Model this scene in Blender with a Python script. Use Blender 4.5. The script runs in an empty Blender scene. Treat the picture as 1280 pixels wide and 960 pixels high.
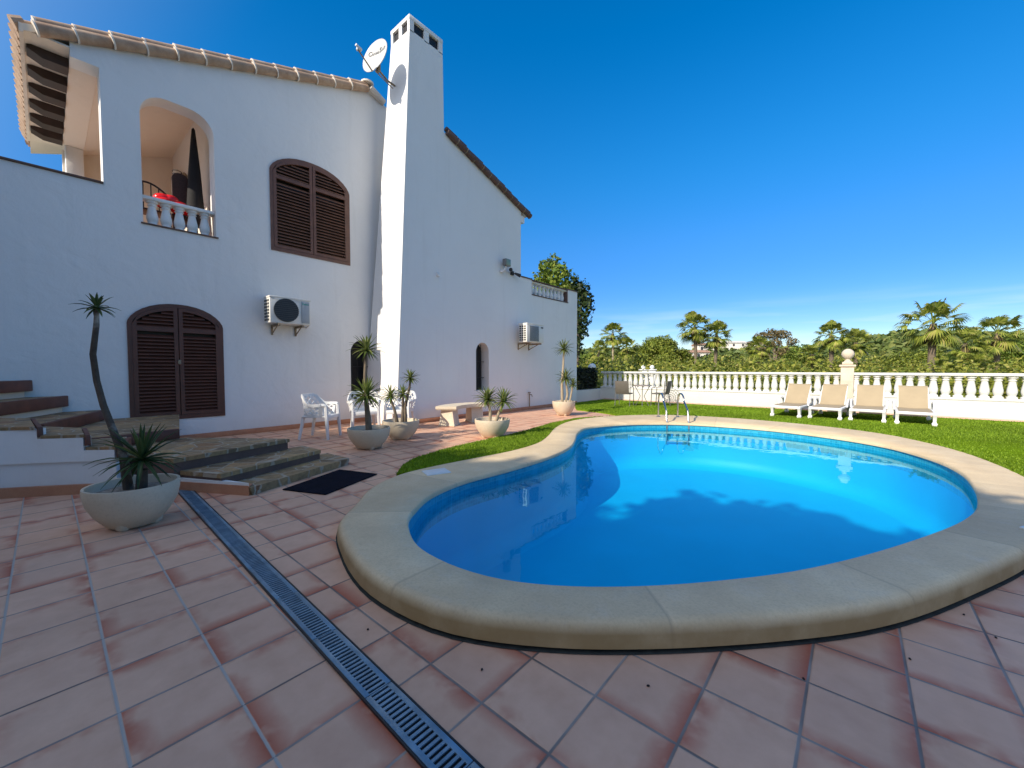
import bpy, bmesh, math, random
import numpy as np
from mathutils import Vector, Matrix
from mathutils.geometry import tessellate_polygon
R = math.radians
rnd = random.Random(7)
S = bpy.context.scene
COL = S.collection

# ------------------------------------------------------------------ camera, sky, sun, exposure
HEAD = math.atan(428 / 500)
cam_d = bpy.data.cameras.new('camera'); cam = bpy.data.objects.new('camera', cam_d); COL.objects.link(cam)
cam.location = (0, 0, 1.30)
cam.rotation_euler = (math.pi / 2 - math.atan(19 / 500), 0, HEAD)
cam_d.sensor_width = 36; cam_d.lens = 500 / 1280 * 36; cam_d.clip_end = 4000; cam_d.clip_start = .05
S.camera = cam

SUN_EL, SUN_TH = R(33), R(4.8)
to_sun = Vector((-math.sin(SUN_TH) * math.cos(SUN_EL), -math.cos(SUN_TH) * math.cos(SUN_EL), math.sin(SUN_EL)))
W = bpy.data.worlds.new('World'); S.world = W; W.use_nodes = True
wn = W.node_tree; wn.nodes.clear()
sky = wn.nodes.new('ShaderNodeTexSky'); sky.sky_type = 'NISHITA'; sky.sun_disc = False
sky.sun_elevation = SUN_EL; sky.sun_rotation = math.atan2(to_sun.x, to_sun.y)
sky.altitude = 100; sky.air_density = 1.0; sky.dust_density = 0.3; sky.ozone_density = 4.0
# the air is whiter round the sun (behind the viewer) and deep blue away from it
hs = wn.nodes.new('ShaderNodeHueSaturation')
tcw = wn.nodes.new('ShaderNodeTexCoord'); dotn = wn.nodes.new('ShaderNodeVectorMath'); dotn.operation = 'DOT_PRODUCT'; dotn.inputs[1].default_value = to_sun
wn.links.new(tcw.outputs['Generated'], dotn.inputs[0])
def wmap(lo, hi, a, b):
    mr = wn.nodes.new('ShaderNodeMapRange'); mr.interpolation_type = 'SMOOTHSTEP'
    for k, v in zip(('From Min', 'From Max', 'To Min', 'To Max'), (lo, hi, a, b)): mr.inputs[k].default_value = v
    wn.links.new(dotn.outputs['Value'], mr.inputs['Value']); return mr.outputs[0]
sepw = wn.nodes.new('ShaderNodeSeparateXYZ'); wn.links.new(tcw.outputs['Generated'], sepw.inputs[0])
def zmap(lo, hi, a, b):
    mr = wn.nodes.new('ShaderNodeMapRange'); mr.interpolation_type = 'SMOOTHSTEP'
    for k, v in zip(('From Min', 'From Max', 'To Min', 'To Max'), (lo, hi, a, b)): mr.inputs[k].default_value = v
    wn.links.new(sepw.outputs[2], mr.inputs['Value']); return mr.outputs[0]
def wmul(a, b):
    o = wn.nodes.new('ShaderNodeMath'); o.operation = 'MULTIPLY'; wn.links.new(a, o.inputs[0]); wn.links.new(b, o.inputs[1]); return o.outputs[0]
wn.links.new(wmul(wmap(.15, .75, 1.38, .55), zmap(.0, .30, 1.12, .99)), hs.inputs['Saturation'])
wn.links.new(wmul(wmap(.2, .8, 1.0, 1.35), zmap(.0, .55, .74, 1.13)), hs.inputs['Value'])
wn.links.new(zmap(.0, .45, .524, .500), hs.inputs['Hue'])
bg = wn.nodes.new('ShaderNodeBackground'); bg.inputs['Strength'].default_value = 0.13
wo = wn.nodes.new('ShaderNodeOutputWorld')
wn.links.new(sky.outputs[0], hs.inputs['Color']); 
# faint wisps low over the hill
mpw = wn.nodes.new('ShaderNodeMapping'); mpw.inputs['Scale'].default_value = (2.2, 2.2, 26); wn.links.new(tcw.outputs['Generated'], mpw.inputs[0])
nzw = wn.nodes.new('ShaderNodeTexNoise'); nzw.inputs['Scale'].default_value = 1.6; nzw.inputs['Detail'].default_value = 6; wn.links.new(mpw.outputs[0], nzw.inputs['Vector'])
crw = wn.nodes.new('ShaderNodeMapRange'); wn.links.new(nzw.outputs['Fac'], crw.inputs['Value'])
for k, v in zip(('From Min', 'From Max', 'To Min', 'To Max'), (.48, .70, 0, .5)): crw.inputs[k].default_value = v
mxw = wn.nodes.new('ShaderNodeMix'); mxw.data_type = 'RGBA'; wn.links.new(wmul(crw.outputs[0], zmap(.07, .16, 1, 0)), mxw.inputs[0]); wn.links.new(hs.outputs[0], mxw.inputs[6]); mxw.inputs[7].default_value = (4.6, 5.4, 6.2, 1)
wn.links.new(mxw.outputs[2], bg.inputs['Color']); wn.links.new(bg.outputs[0], wo.inputs['Surface'])
sl = bpy.data.lights.new('sun', 'SUN'); sun = bpy.data.objects.new('sun', sl); COL.objects.link(sun)
sl.energy = 4.1; sl.angle = R(0.53); sl.color = (1.0, .90, .75)
sun.rotation_euler = to_sun.to_track_quat('Z', 'Y').to_euler()
sun.location = (-10, -20, 30)
S.view_settings.view_transform = 'Standard'; S.view_settings.look = 'None'
S.view_settings.exposure = 0.55; S.view_settings.gamma = 1.0; S.view_settings.use_curve_mapping = False
S.cycles.max_bounces = 8; S.cycles.diffuse_bounces = 4; S.cycles.transparent_max_bounces = 12
S.cycles.use_denoising = True
S.cycles.caustics_reflective = False; S.cycles.caustics_refractive = False

# ------------------------------------------------------------------ helpers
MW = {}
class MB:
    """collects faces; build() links them as one mesh object"""
    def __init__(s): s.v = []; s.f = []; s.m = []
    def add(s, vs, fs, mi=0):
        o = len(s.v); s.v += [tuple(p) for p in vs]
        for f in fs: s.f.append([i + o for i in f]); s.m.append(mi)
        return s
    def box(s, lo, hi, bev=0, mi=0, mat=None):
        bm = bmesh.new(); bmesh.ops.create_cube(bm, size=1)
        c = [(a + b) / 2 for a, b in zip(lo, hi)]; d = [abs(b - a) for a, b in zip(lo, hi)]
        for v in bm.verts: v.co = Vector((v.co.x * d[0] + c[0], v.co.y * d[1] + c[1], v.co.z * d[2] + c[2]))
        if bev: bmesh.ops.bevel(bm, geom=bm.edges[:], offset=min(bev, min(d) * .45), segments=2, profile=.5, affect='EDGES')
        if mat: bm.transform(mat)
        return s.bm(bm, mi)
    def bm(s, bm, mi=0):
        bm.verts.ensure_lookup_table(); bm.verts.index_update()
        s.add([v.co[:] for v in bm.verts], [[v.index for v in f.verts] for f in bm.faces], mi); bm.free(); return s
    def tube(s, pts, r, n=8, cap=True, mi=0):
        pts = [Vector(p) for p in pts]; rs = r if isinstance(r, (list, tuple)) else [r] * len(pts)
        vs = []; fs = []; up = None
        for i, p in enumerate(pts):
            t = (pts[min(i + 1, len(pts) - 1)] - pts[max(i - 1, 0)]).normalized()
            if up is None: up = t.orthogonal().normalized()
            up = (up - t * up.dot(t)).normalized(); w = t.cross(up)
            for k in range(n):
                a = 2 * math.pi * k / n; vs.append(p + (up * math.cos(a) + w * math.sin(a)) * rs[i])
        for i in range(len(pts) - 1):
            for k in range(n):
                fs.append([i * n + k, i * n + (k + 1) % n, (i + 1) * n + (k + 1) % n, (i + 1) * n + k])
        if cap: fs.append(list(range(n))[::-1]); fs.append([(len(pts) - 1) * n + k for k in range(n)])
        return s.add(vs, fs, mi)
    def lathe(s, prof, c=(0, 0, 0), n=32, mi=0, cap=True):
        vs = []; fs = []
        for r, z in prof:
            for k in range(n):
                a = 2 * math.pi * k / n; vs.append((c[0] + r * math.cos(a), c[1] + r * math.sin(a), c[2] + z))
        for i in range(len(prof) - 1):
            for k in range(n): fs.append([i * n + k, i * n + (k + 1) % n, (i + 1) * n + (k + 1) % n, (i + 1) * n + k])
        if cap: fs.append(list(range(n))[::-1]); fs.append([(len(prof) - 1) * n + k for k in range(n)])
        return s.add(vs, fs, mi)
    def slab(s, loops, d0, d1, mapf, mi=0, sides=True):
        """2D outline with holes, extruded from d0 to d1; mapf(u, v, d) -> xyz"""
        flat = [p for l in loops for p in l]
        tris = tessellate_polygon([[Vector((p[0], p[1], 0)) for p in l] for l in loops])
        n = len(flat)
        vs = [mapf(p[0], p[1], d0) for p in flat] + [mapf(p[0], p[1], d1) for p in flat]
        fs = [list(t) for t in tris] + [[i + n for i in t][::-1] for t in tris]
        if sides:
            o = 0
            for l in loops:
                k = len(l)
                for i in range(k): fs.append([o + i, o + (i + 1) % k, o + (i + 1) % k + n, o + i + n])
                o += k
        return s.add(vs, fs, mi)
    def build(s, name, mat, parent=None, ang=35, recalc=True):
        me = bpy.data.meshes.new(name)
        inv = MW[parent.as_pointer()].inverted() if parent is not None else None
        v = [inv @ Vector(p) for p in s.v] if inv is not None else s.v
        me.from_pydata(v, [], s.f); me.update()
        for m in (mat if isinstance(mat, (list, tuple)) else [mat]): me.materials.append(m)
        if any(s.m): me.polygons.foreach_set('material_index', s.m)
        if recalc:
            b = bmesh.new(); b.from_mesh(me); bmesh.ops.recalc_face_normals(b, faces=b.faces[:]); b.to_mesh(me); b.free()
        if ang: me.shade_smooth(); me.set_sharp_from_angle(angle=R(ang))
        o = bpy.data.objects.new(name, me); COL.objects.link(o)
        if parent is not None: o.parent = parent; MW[o.as_pointer()] = MW[parent.as_pointer()]
        else: MW[o.as_pointer()] = Matrix.Identity(4)
        return o
def tag(o, label=None, cat=None, group=None, kind=None):
    if label: o['label'] = label
    if cat: o['category'] = cat
    if group: o['group'] = group
    if kind: o['kind'] = kind
    return o
def thing(name, label, cat, loc=(0, 0, 0), rz=0, group=None):
    o = bpy.data.objects.new(name, None); COL.objects.link(o); o.empty_display_size = .2
    o.location = loc; o.rotation_euler = (0, 0, rz)
    MW[o.as_pointer()] = Matrix.Translation(loc) @ Matrix.Rotation(rz, 4, 'Z')
    return tag(o, label, cat, group)
def local(mb_f, parent):
    """vertices given in the parent's own frame"""
    M = MW[parent.as_pointer()]; mb_f.v = [tuple(M @ Vector(p)) for p in mb_f.v]; return mb_f
def copy_tree(o, loc=None, rz=None, label=None, group=None, parent=None, scale=None):
    c = o.copy(); COL.objects.link(c)
    if parent is not None: c.parent = parent
    else:
        c.location = loc
        if rz is not None: c.rotation_euler = (0, 0, rz)
        if scale: c.scale = scale if isinstance(scale, (tuple, list)) else (scale,) * 3
        if label: c['label'] = label
        if group: c['group'] = group
        MW[c.as_pointer()] = Matrix.Translation(loc) @ Matrix.Rotation(rz or 0, 4, 'Z')
    for ch in list(o.children): copy_tree(ch, parent=c)
    return c
def mesh_np(name, verts, faces, mat, parent=None, ang=0):
    """quads from numpy arrays (local to parent at its own frame)"""
    me = bpy.data.meshes.new(name)
    nv, nf, k = len(verts), len(faces), faces.shape[1]
    me.vertices.add(nv); me.vertices.foreach_set('co', np.asarray(verts, np.float32).ravel())
    me.loops.add(nf * k); me.loops.foreach_set('vertex_index', faces.astype(np.int32).ravel())
    me.polygons.add(nf); me.polygons.foreach_set('loop_start', np.arange(0, nf * k, k, dtype=np.int32))
    me.update(calc_edges=True); me.validate()
    me.materials.append(mat)
    if ang: me.shade_smooth()
    o = bpy.data.objects.new(name, me); COL.objects.link(o)
    if parent is not None: o.parent = parent; MW[o.as_pointer()] = MW[parent.as_pointer()]
    return o
def sm(t): t = max(0., min(1., t)); return t * t * (3 - 2 * t)

# ------------------------------------------------------------------ materials
class NT:
    def __init__(s, name):
        s.m = bpy.data.materials.new(name); s.m.use_nodes = True; s.t = s.m.node_tree
        s.b = s.t.nodes['Principled BSDF']; s.out = s.t.nodes['Material Output']
    def n(s, typ, **kw):
        o = s.t.nodes.new(typ)
        for k, v in kw.items():
            if k.startswith('_'): setattr(o, k[1:], v)
            else: o.inputs[k.replace('__', ' ')].default_value = v
        return o
    def l(s, a, b): s.t.links.new(a, b)
    def obj(s):
        return s.n('ShaderNodeTexCoord').outputs['Object']
    def pos(s): return s.n('ShaderNodeNewGeometry').outputs['Position']
    def noise(s, vec, scale, detail=4, rough=.55, dist=0):
        o = s.n('ShaderNodeTexNoise', Scale=scale, Detail=detail, Roughness=rough, Distortion=dist)
        if vec is not None: s.l(vec, o.inputs['Vector'])
        return o.outputs['Fac']
    def ramp(s, fac, stops, interp='LINEAR'):
        o = s.n('ShaderNodeValToRGB'); o.color_ramp.interpolation = interp
        e = o.color_ramp.elements
        while len(e) < len(stops): e.new(.5)
        for k, (p, c) in enumerate(stops):
            e[k].position = p; e[k].color = (c if len(c) == 4 else (*c, 1)) if not isinstance(c, (int, float)) else (c, c, c, 1)
        s.l(fac, o.inputs['Fac']); return o.outputs['Color']
    def mix(s, fac, a, b, blend='MIX'):
        o = s.n('ShaderNodeMix', _data_type='RGBA', _blend_type=blend)
        for sock, val in ((o.inputs[0], fac), (o.inputs[6], a), (o.inputs[7], b)):
            if isinstance(val, bpy.types.NodeSocket): s.l(val, sock)
            elif isinstance(val, (int, float)): sock.default_value = val
            else: sock.default_value = (*val, 1) if len(val) == 3 else val
        return o.outputs[2]
    def math(s, op, a, b=0, c=0):
        o = s.n('ShaderNodeMath', _operation=op)
        for i, val in enumerate((a, b, c)):
            if isinstance(val, bpy.types.NodeSocket): s.l(val, o.inputs[i])
            else: o.inputs[i].default_value = val
        return o.outputs[0]
    def bump(s, h, strength=.3, dist=.01):
        o = s.n('ShaderNodeBump', Strength=strength, Distance=dist); s.l(h, o.inputs['Height']); s.l(o.outputs[0], s.b.inputs['Normal'])
    def col(s, c):
        if isinstance(c, bpy.types.NodeSocket): s.l(c, s.b.inputs['Base Color'])
        else: s.b.inputs['Base Color'].default_value = (*c, 1)
    def set(s, rough=.6, metal=0, spec=None):
        s.b.inputs['Roughness'].default_value = rough; s.b.inputs['Metallic'].default_value = metal
        if spec is not None: s.b.inputs['Specular IOR Level'].default_value = spec
        return s
def simple(name, c, rough=.6, metal=0, var=.12, scale=8, bump=0, bscale=60, spec=None):
    t = NT(name); p = t.obj()
    f = t.noise(p, scale, 5)
    c2 = tuple(x * (1 - var) for x in c); c1 = tuple(min(1, x * (1 + var)) for x in c)
    t.col(t.ramp(f, [(.3, c2), (.7, c1)])); t.set(rough, metal, spec)
    if bump: t.bump(t.noise(p, bscale, 4), bump, .004)
    return t.m
M = {}
# stucco
def stucco(name, c):
    t = NT(name); p = t.pos()
    big = t.noise(p, .55, 4, .6); fine = t.noise(p, 45, 5, .65); mid = t.noise(p, 5, 4)
    a = t.ramp(big, [(.3, tuple(x * .95 for x in c)), (.7, c)])
    # faint rain streaks running down
    sep = t.n('ShaderNodeSeparateXYZ'); t.l(p, sep.inputs[0])
    cmb = t.n('ShaderNodeCombineXYZ'); t.l(t.math('MULTIPLY', sep.outputs[0], 3.), cmb.inputs[0]); t.l(t.math('MULTIPLY', sep.outputs[1], 3.), cmb.inputs[1]); t.l(t.math('MULTIPLY', sep.outputs[2], .25), cmb.inputs[2])
    st = t.ramp(t.noise(cmb.outputs[0], 1.6, 5, .6), [(.55, 0.), (.8, 1.)])
    a = t.mix(t.math('MULTIPLY', st, .17), a, (.5, .47, .42))
    base = t.math('MULTIPLY', t.ramp(t.math('ADD', sep.outputs[2], t.math('MULTIPLY', t.noise(p, 3., 5, .65), .5)), [(.26, 1.), (.62, 0.)]), .22)
    a = t.mix(base, a, (.42, .36, .30))
    pat_ = t.ramp(t.noise(p, 1.3, 6, .7, .6), [(.56, 0.), (.60, .35), (.75, .5)]); a = t.mix(t.math('MULTIPLY', pat_, .16), a, (.62, .61, .60))
    t.col(a); t.set(.85)
    tro = t.noise(p, 2.4, 3, .5, 1.2)
    t.bump(t.math('ADD', t.math('ADD', t.math('MULTIPLY', fine, .30), mid), t.math('MULTIPLY', tro, 2.2)), .42, .014)
    return t.m
M['white'] = stucco('white_stucco', (.78, .77, .745))
M['white_cast'] = stucco('white_cast_stone_paint', (.66, .65, .62))
M['cream'] = stucco('porch_cream_paint', (.76, .68, .58))
M['render'] = stucco('garden_wall_paint', (.78, .77, .74))
# terracotta floor tiles with worn red corners
def floor_tiles():
    t = NT('terracotta_floor_tiles'); p = t.pos()
    sep = t.n('ShaderNodeSeparateXYZ'); t.l(p, sep.inputs[0]); x, y = sep.outputs[0], sep.outputs[1]
    left = t.math('LESS_THAN', y, t.math('MULTIPLY_ADD', x, -.0249, .80))
    T = .318
    def cell(x0, y0):
        u = t.math('DIVIDE', t.math('SUBTRACT', x, x0), T); v = t.math('DIVIDE', t.math('SUBTRACT', y, y0), T)
        return u, v
    u1, v1 = cell(-1.07, 1.07 - .318 * 8); u2, v2 = cell(-2.08, .146)
    def sel(a, b): return t.math('ADD', t.math('MULTIPLY', a, left), t.math('MULTIPLY', b, t.math('SUBTRACT', 1, left)))
    u, v = sel(u2, u1), sel(v2, v1)
    fu, fv = t.math('FRACT', u), t.math('FRACT', v); iu, iv = t.math('FLOOR', u), t.math('FLOOR', v)
    du = t.math('MINIMUM', fu, t.math('SUBTRACT', 1, fu)); dv = t.math('MINIMUM', fv, t.math('SUBTRACT', 1, fv))
    cm = t.n('ShaderNodeCombineXYZ'); t.l(iu, cm.inputs[0]); t.l(iv, cm.inputs[1])
    wn_ = t.n('ShaderNodeTexWhiteNoise', _noise_dimensions='3D'); t.l(cm.outputs[0], wn_.inputs['Vector'])
    rv = wn_.outputs['Value']; rc = wn_.outputs['Color']
    spc = t.n('ShaderNodeSeparateColor'); t.l(rc, spc.inputs[0]); fl_u = t.math('ABSOLUTE', t.math('SUBTRACT', fu, t.math('ROUND', spc.outputs[0]))); fl_v = t.math('ABSOLUTE', t.math('SUBTRACT', fv, t.math('ROUND', spc.outputs[1]))); d = t.math('MINIMUM', t.math('ADD', fl_u, t.math('MULTIPLY', spc.outputs[2], .16)), t.math('ADD', fl_v, t.math('MULTIPLY', t.math('SUBTRACT', 1, spc.outputs[2]), .16)))
    ofs = t.n('ShaderNodeVectorMath', _operation='MULTIPLY_ADD'); t.l(rc, ofs.inputs[0]); ofs.inputs[1].default_value = (9, 9, 9); t.l(p, ofs.inputs[2])
    n1 = t.noise(ofs.outputs[0], 5.5, 3, .55); n2 = t.noise(ofs.outputs[0], 26, 4, .6)
    edge = t.ramp(t.math('ADD', d, t.math('MULTIPLY', n2, .05)), [(.05, 1.), (.34, 0.)])
    blob = t.ramp(t.math('ADD', n1, t.math('MULTIPLY', rv, .26)), [(.50, 0.), (.66, 1.)])
    stain = t.math('MULTIPLY', edge, blob)
    base = t.ramp(t.noise(ofs.outputs[0], 9, 5, .6), [(.3, (.70, .405, .262)), (.7, (.80, .485, .322))])
    base = t.mix(t.math('MULTIPLY', rv, .30), base, (.63, .365, .25))
    c = t.mix(t.math('MULTIPLY', stain, .95), base, (.47, .115, .06))
    # broad grime
    grime = t.ramp(t.noise(p, .8, 5, .6), [(.35, 1.), (.75, .80)])
    c = t.mix(1., c, grime, 'MULTIPLY')
    wid = t.math('MINIMUM', du, dv)
    g = t.ramp(t.math('ADD', wid, t.math('MULTIPLY', t.math('SUBTRACT', n2, .5), .006)), [(.012, 1.), (.020, 0.)])
    gcol = t.ramp(t.noise(p, 2.2, 3), [(.38, (.15, .115, .095)), (.66, (.36, .305, .265))]); lightx = t.math('MULTIPLY', left, t.math('LESS_THAN', dv, du)); gcol = t.mix(t.math('MULTIPLY', lightx, .8), gcol, (.47, .42, .365))
    c = t.mix(g, c, gcol)
    t.col(c)
    t.l(t.ramp(t.noise(p, 7, 4), [(.3, .42), (.7, .62)]), t.b.inputs['Roughness'])
    t.b.inputs['Specular IOR Level'].default_value = .22
    h = t.math('ADD', t.math('MULTIPLY', t.ramp(wid, [(.006, 0.), (.03, 1.)]), 1.), t.math('MULTIPLY', n2, .12))
    t.bump(h, .5, .006); return t.m
M['tiles'] = floor_tiles()
def stone(name, a, b, scale=4, rough=.75, bump=.4, spots=None):
    t = NT(name); p = t.pos(); f = t.noise(p, scale, 8, .65)
    c = t.ramp(f, [(.3, a), (.7, b)]); fine = t.noise(p, scale * 22, 4, .7)
    c = t.mix(t.math('MULTIPLY', t.ramp(fine, [(.5, 0.), (.75, 1.)]), .35), c, tuple(x * .6 for x in a))
    if spots:
        c = t.mix(t.ramp(t.noise(p, scale * .5, 5, .6), [(.55, 0.), (.72, .8)]), c, spots)
    t.col(c); t.set(rough); t.bump(t.math('ADD', t.math('MULTIPLY', f, .6), t.math('MULTIPLY', fine, .3)), bump, .006); return t.m
M['pot'] = stone('pot_cast_stone', (.53, .44, .32), (.64, .545, .41), 3)
M['bench'] = stone('bench_cast_stone', (.58, .49, .36), (.70, .61, .47), 3)
M['tan_stone'] = stone('finial_stone', (.52, .44, .34), (.66, .57, .45), 5)
M['soil'] = stone('potting_gravel', (.13, .11, .09), (.36, .33, .28), 30, .95, .8)
M['terracotta'] = stone('terracotta_skirting', (.40, .17, .09), (.50, .24, .13), 6, .7, .25)
M['darkcap'] = stone('dark_brown_wall_cap', (.085, .05, .04), (.14, .08, .06), 6, .7, .3)
M['nosing'] = stone('red_brown_step_nosing', (.085, .028, .018), (.17, .055, .03), 5, .6, .4, (.06, .04, .03))
M['rooftile'] = stone('aged_roof_tile', (.34, .21, .135), (.55, .40, .28), 5, .85, .5, (.16, .12, .09))
M['mortar'] = stone('roof_mortar', (.62, .56, .48), (.74, .69, .61), 8, .9, .5)
M['eave_cream'] = stucco('eave_cream_paint', (.72, .64, .53))
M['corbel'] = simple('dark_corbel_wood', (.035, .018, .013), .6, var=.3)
def flagstone():
    t = NT('flagstone'); p = t.pos()
    w = t.n('ShaderNodeVectorMath', _operation='MULTIPLY_ADD'); nz = t.n('ShaderNodeTexNoise', Scale=4., Detail=3)
    t.l(p, nz.inputs['Vector']); t.l(nz.outputs['Color'], w.inputs[0]); w.inputs[1].default_value = (.12, .12, .0); t.l(p, w.inputs[2])
    flat = t.n('ShaderNodeVectorMath', _operation='MULTIPLY'); t.l(w.outputs[0], flat.inputs[0]); flat.inputs[1].default_value = (1, 1, .15)
    v1 = t.n('ShaderNodeTexVoronoi', Scale=4.6, _feature='DISTANCE_TO_EDGE'); v2 = t.n('ShaderNodeTexVoronoi', Scale=4.6)
    t.l(flat.outputs[0], v1.inputs['Vector']); t.l(flat.outputs[0], v2.inputs['Vector'])
    sp = t.n('ShaderNodeSeparateColor'); t.l(v2.outputs['Color'], sp.inputs[0])
    c = t.ramp(sp.outputs[0], [(0, (.16, .105, .055)), (.35, (.33, .215, .10)), (.6, (.22, .15, .075)), (.8, (.42, .265, .115)), (1, (.25, .115, .05))])
    n = t.noise(p, 14, 6, .65); c = t.mix(1., c, t.ramp(n, [(.3, .6), (.7, 1.2)]), 'MULTIPLY')
    c = t.mix(t.ramp(v1.outputs['Distance'], [(.02, 1.), (.055, 0.)]), c, (.36, .30, .22))
    t.col(c); t.set(.7)
    t.bump(t.math('ADD', t.ramp(v1.outputs['Distance'], [(.01, 0.), (.06, 1.)]), t.math('MULTIPLY', n, .5)), .7, .012); return t.m
M['flag'] = flagstone()
def coping_mat():
    t = NT('cast_stone_coping'); p = t.pos()
    uv = t.n('ShaderNodeUVMap', _uv_map='UVMap'); sep = t.n('ShaderNodeSeparateXYZ'); t.l(uv.outputs[0], sep.inputs[0])
    f = t.noise(p, 2.2, 7, .62); fine = t.noise(p, 70, 4, .7)
    c = t.ramp(f, [(.3, (.61, .46, .275)), (.55, (.71, .55, .335)), (.75, (.79, .635, .405))])
    c = t.mix(t.math('MULTIPLY', t.ramp(t.noise(p, 6, 6, .7), [(.52, 0.), (.75, 1.)]), .3), c, (.70, .62, .50))
    c = t.mix(t.math('MULTIPLY', t.ramp(fine, [(.45, 0.), (.7, 1.)]), .30), c, (.36, .27, .17)); c = t.mix(t.math('MULTIPLY', t.ramp(t.noise(p, 28, 5, .7), [(.56, 0.), (.72, 1.)]), .35), c, (.42, .33, .22))
    # joints between cast segments, one every UV unit
    fr = t.math('FRACT', sep.outputs[0]); j = t.math('MINIMUM', fr, t.math('SUBTRACT', 1, fr))
    c = t.mix(t.ramp(t.math('ADD', j, t.math('MULTIPLY', t.math('SUBTRACT', fine, .5), .006)), [(.003, .40), (.009, 0.)]), c, (.36, .28, .19))
    seg = t.n('ShaderNodeTexWhiteNoise', _noise_dimensions='1D'); t.l(t.math('FLOOR', sep.outputs[0]), seg.inputs['W'])
    c = t.mix(1., c, t.ramp(seg.outputs['Value'], [(0, .88), (1, 1.05)]), 'MULTIPLY')
    # damp brown staining low on the outer face
    c = t.mix(t.math('MULTIPLY', t.ramp(sep.outputs[1], [(.45, 1.), (.9, 0.)]), t.ramp(t.noise(p, 5, 4), [(.2, .55), (.6, .92)])), c, (.29, .185, .075))
    t.col(c); t.set(.7); t.bump(t.math('ADD', fine, t.ramp(j, [(.002, 0.), (.010, 1.)])), .3, .003); return t.m
M['coping'] = coping_mat()
def basin_mat(name, a, b, s=26):
    t = NT(name); p = t.pos()
    br = t.n('ShaderNodeTexVoronoi', Scale=s, _distance='CHEBYCHEV', Randomness=0.)
    t.l(p, br.inputs['Vector'])
    sp = t.n('ShaderNodeSeparateColor'); t.l(br.outputs['Color'], sp.inputs[0])
    c = t.ramp(sp.outputs[0], [(0, a), (1, b)])
    c = t.mix(t.ramp(br.outputs['Distance'], [(.42, 0.), (.47, .5)]), c, tuple(min(1, x * 1.25 + .02) for x in b))
    t.col(c); t.set(.4); return t.m
M['mosaic'] = basin_mat('blue_mosaic', (.012, .24, .38), (.03, .36, .50))
M['floorblue'] = simple('pool_floor_blue', (.003, .44, .70), .5, var=.05, scale=1.2)
def water_mat():
    t = NT('pool_water'); t.t.nodes.remove(t.b)
    p = t.pos(); h = t.noise(p, 1.6, 3, .5); h2 = t.noise(p, 7, 2, .5)
    bp = t.n('ShaderNodeBump', Strength=.16, Distance=.012); t.l(t.math('ADD', h, t.math('MULTIPLY', h2, .15)), bp.inputs['Height'])
    fr = t.n('ShaderNodeFresnel', IOR=1.40); gb = t.n('ShaderNodeNewGeometry'); t.l(t.math('MULTIPLY_ADD', gb.outputs['Backfacing'], 1 / 1.40 - 1.40, 1.40), fr.inputs['IOR']); t.l(bp.outputs[0], fr.inputs['Normal'])
    gl = t.n('ShaderNodeBsdfGlossy', Roughness=.0, Color=(.38, .86, 1.0, 1)); t.l(bp.outputs[0], gl.inputs['Normal'])
    tr = t.n('ShaderNodeBsdfTransparent', Color=(.55, .93, 1.0, 1))
    mx = t.n('ShaderNodeMixShader'); t.l(fr.outputs[0], mx.inputs[0]); t.l(tr.outputs[0], mx.inputs[1]); t.l(gl.outputs[0], mx.inputs[2])
    t.l(mx.outputs[0], t.out.inputs['Surface']); return t.m
M['water'] = water_mat()
def lawn_mat():
    t = NT('artificial_turf'); p = t.pos()
    st = t.n('ShaderNodeVectorMath', _operation='MULTIPLY'); t.l(p, st.inputs[0]); st.inputs[1].default_value = (1, 1, 1)
    n = t.noise(p, 90, 4, .8); n2 = t.noise(p, .9, 4); n3 = t.noise(p, 14, 4, .7)
    c = t.ramp(n, [(.28, (.075, .14, .006)), (.5, (.20, .33, .014)), (.75, (.35, .50, .03))])
    c = t.mix(1., c, t.ramp(n2, [(.3, .78), (.7, 1.12)]), 'MULTIPLY'); c = t.mix(1., c, t.ramp(n3, [(.3, .75), (.7, 1.1)]), 'MULTIPLY')
    t.col(c); t.set(.9, spec=.0); t.bump(t.math('ADD', n, t.math('MULTIPLY', n3, .5)), 1., .03); return t.m
M['lawn'] = lawn_mat()
def foliage(name, stops, rough=.55, trans=.25):
    t = NT(name); g = t.n('ShaderNodeNewGeometry')
    c = t.ramp(g.outputs['Random Per Island'], stops)
    big = t.noise(g.outputs['Position'], .6, 3); c = t.mix(1., c, t.ramp(big, [(.3, .75), (.7, 1.2)]), 'MULTIPLY')
    t.col(c); t.set(rough, spec=.3)
    tl = t.n('ShaderNodeBsdfTranslucent'); t.l(c, tl.inputs['Color'])
    mx = t.n('ShaderNodeMixShader', Fac=trans); t.l(t.b.outputs[0], mx.inputs[1]); t.l(tl.outputs[0], mx.inputs[2]); t.l(mx.outputs[0], t.out.inputs['Surface'])
    return t.m
M['pine'] = foliage('pine_foliage', [(0, (0.073, 0.108, 0.015)), (.5, (0.153, 0.196, 0.024)), (1, (0.262, 0.284, 0.043))])
M['leafy'] = foliage('broadleaf_foliage', [(0, (0.060, 0.112, 0.015)), (.5, (0.136, 0.203, 0.025)), (1, (0.257, 0.294, 0.050))])
M['olive'] = foliage('olive_brown_foliage', [(0, (0.087, 0.074, 0.030)), (.5, (0.160, 0.128, 0.049)), (1, (0.248, 0.176, 0.073))])
M['darkleaf'] = foliage('dark_foliage', [(0, (.008, .014, .008)), (.6, (.02, .03, .013)), (1, (.05, .06, .03))])
M['fibre'] = foliage('turf_fibre', [(0, (.10, .18, .008)), (.5, (.17, .28, .012)), (1, (.27, .39, .025))], .7, .3)
M['shade'] = foliage('evergreen_foliage', [(0, (.02, .04, .012)), (1, (.05, .08, .02))])
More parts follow.
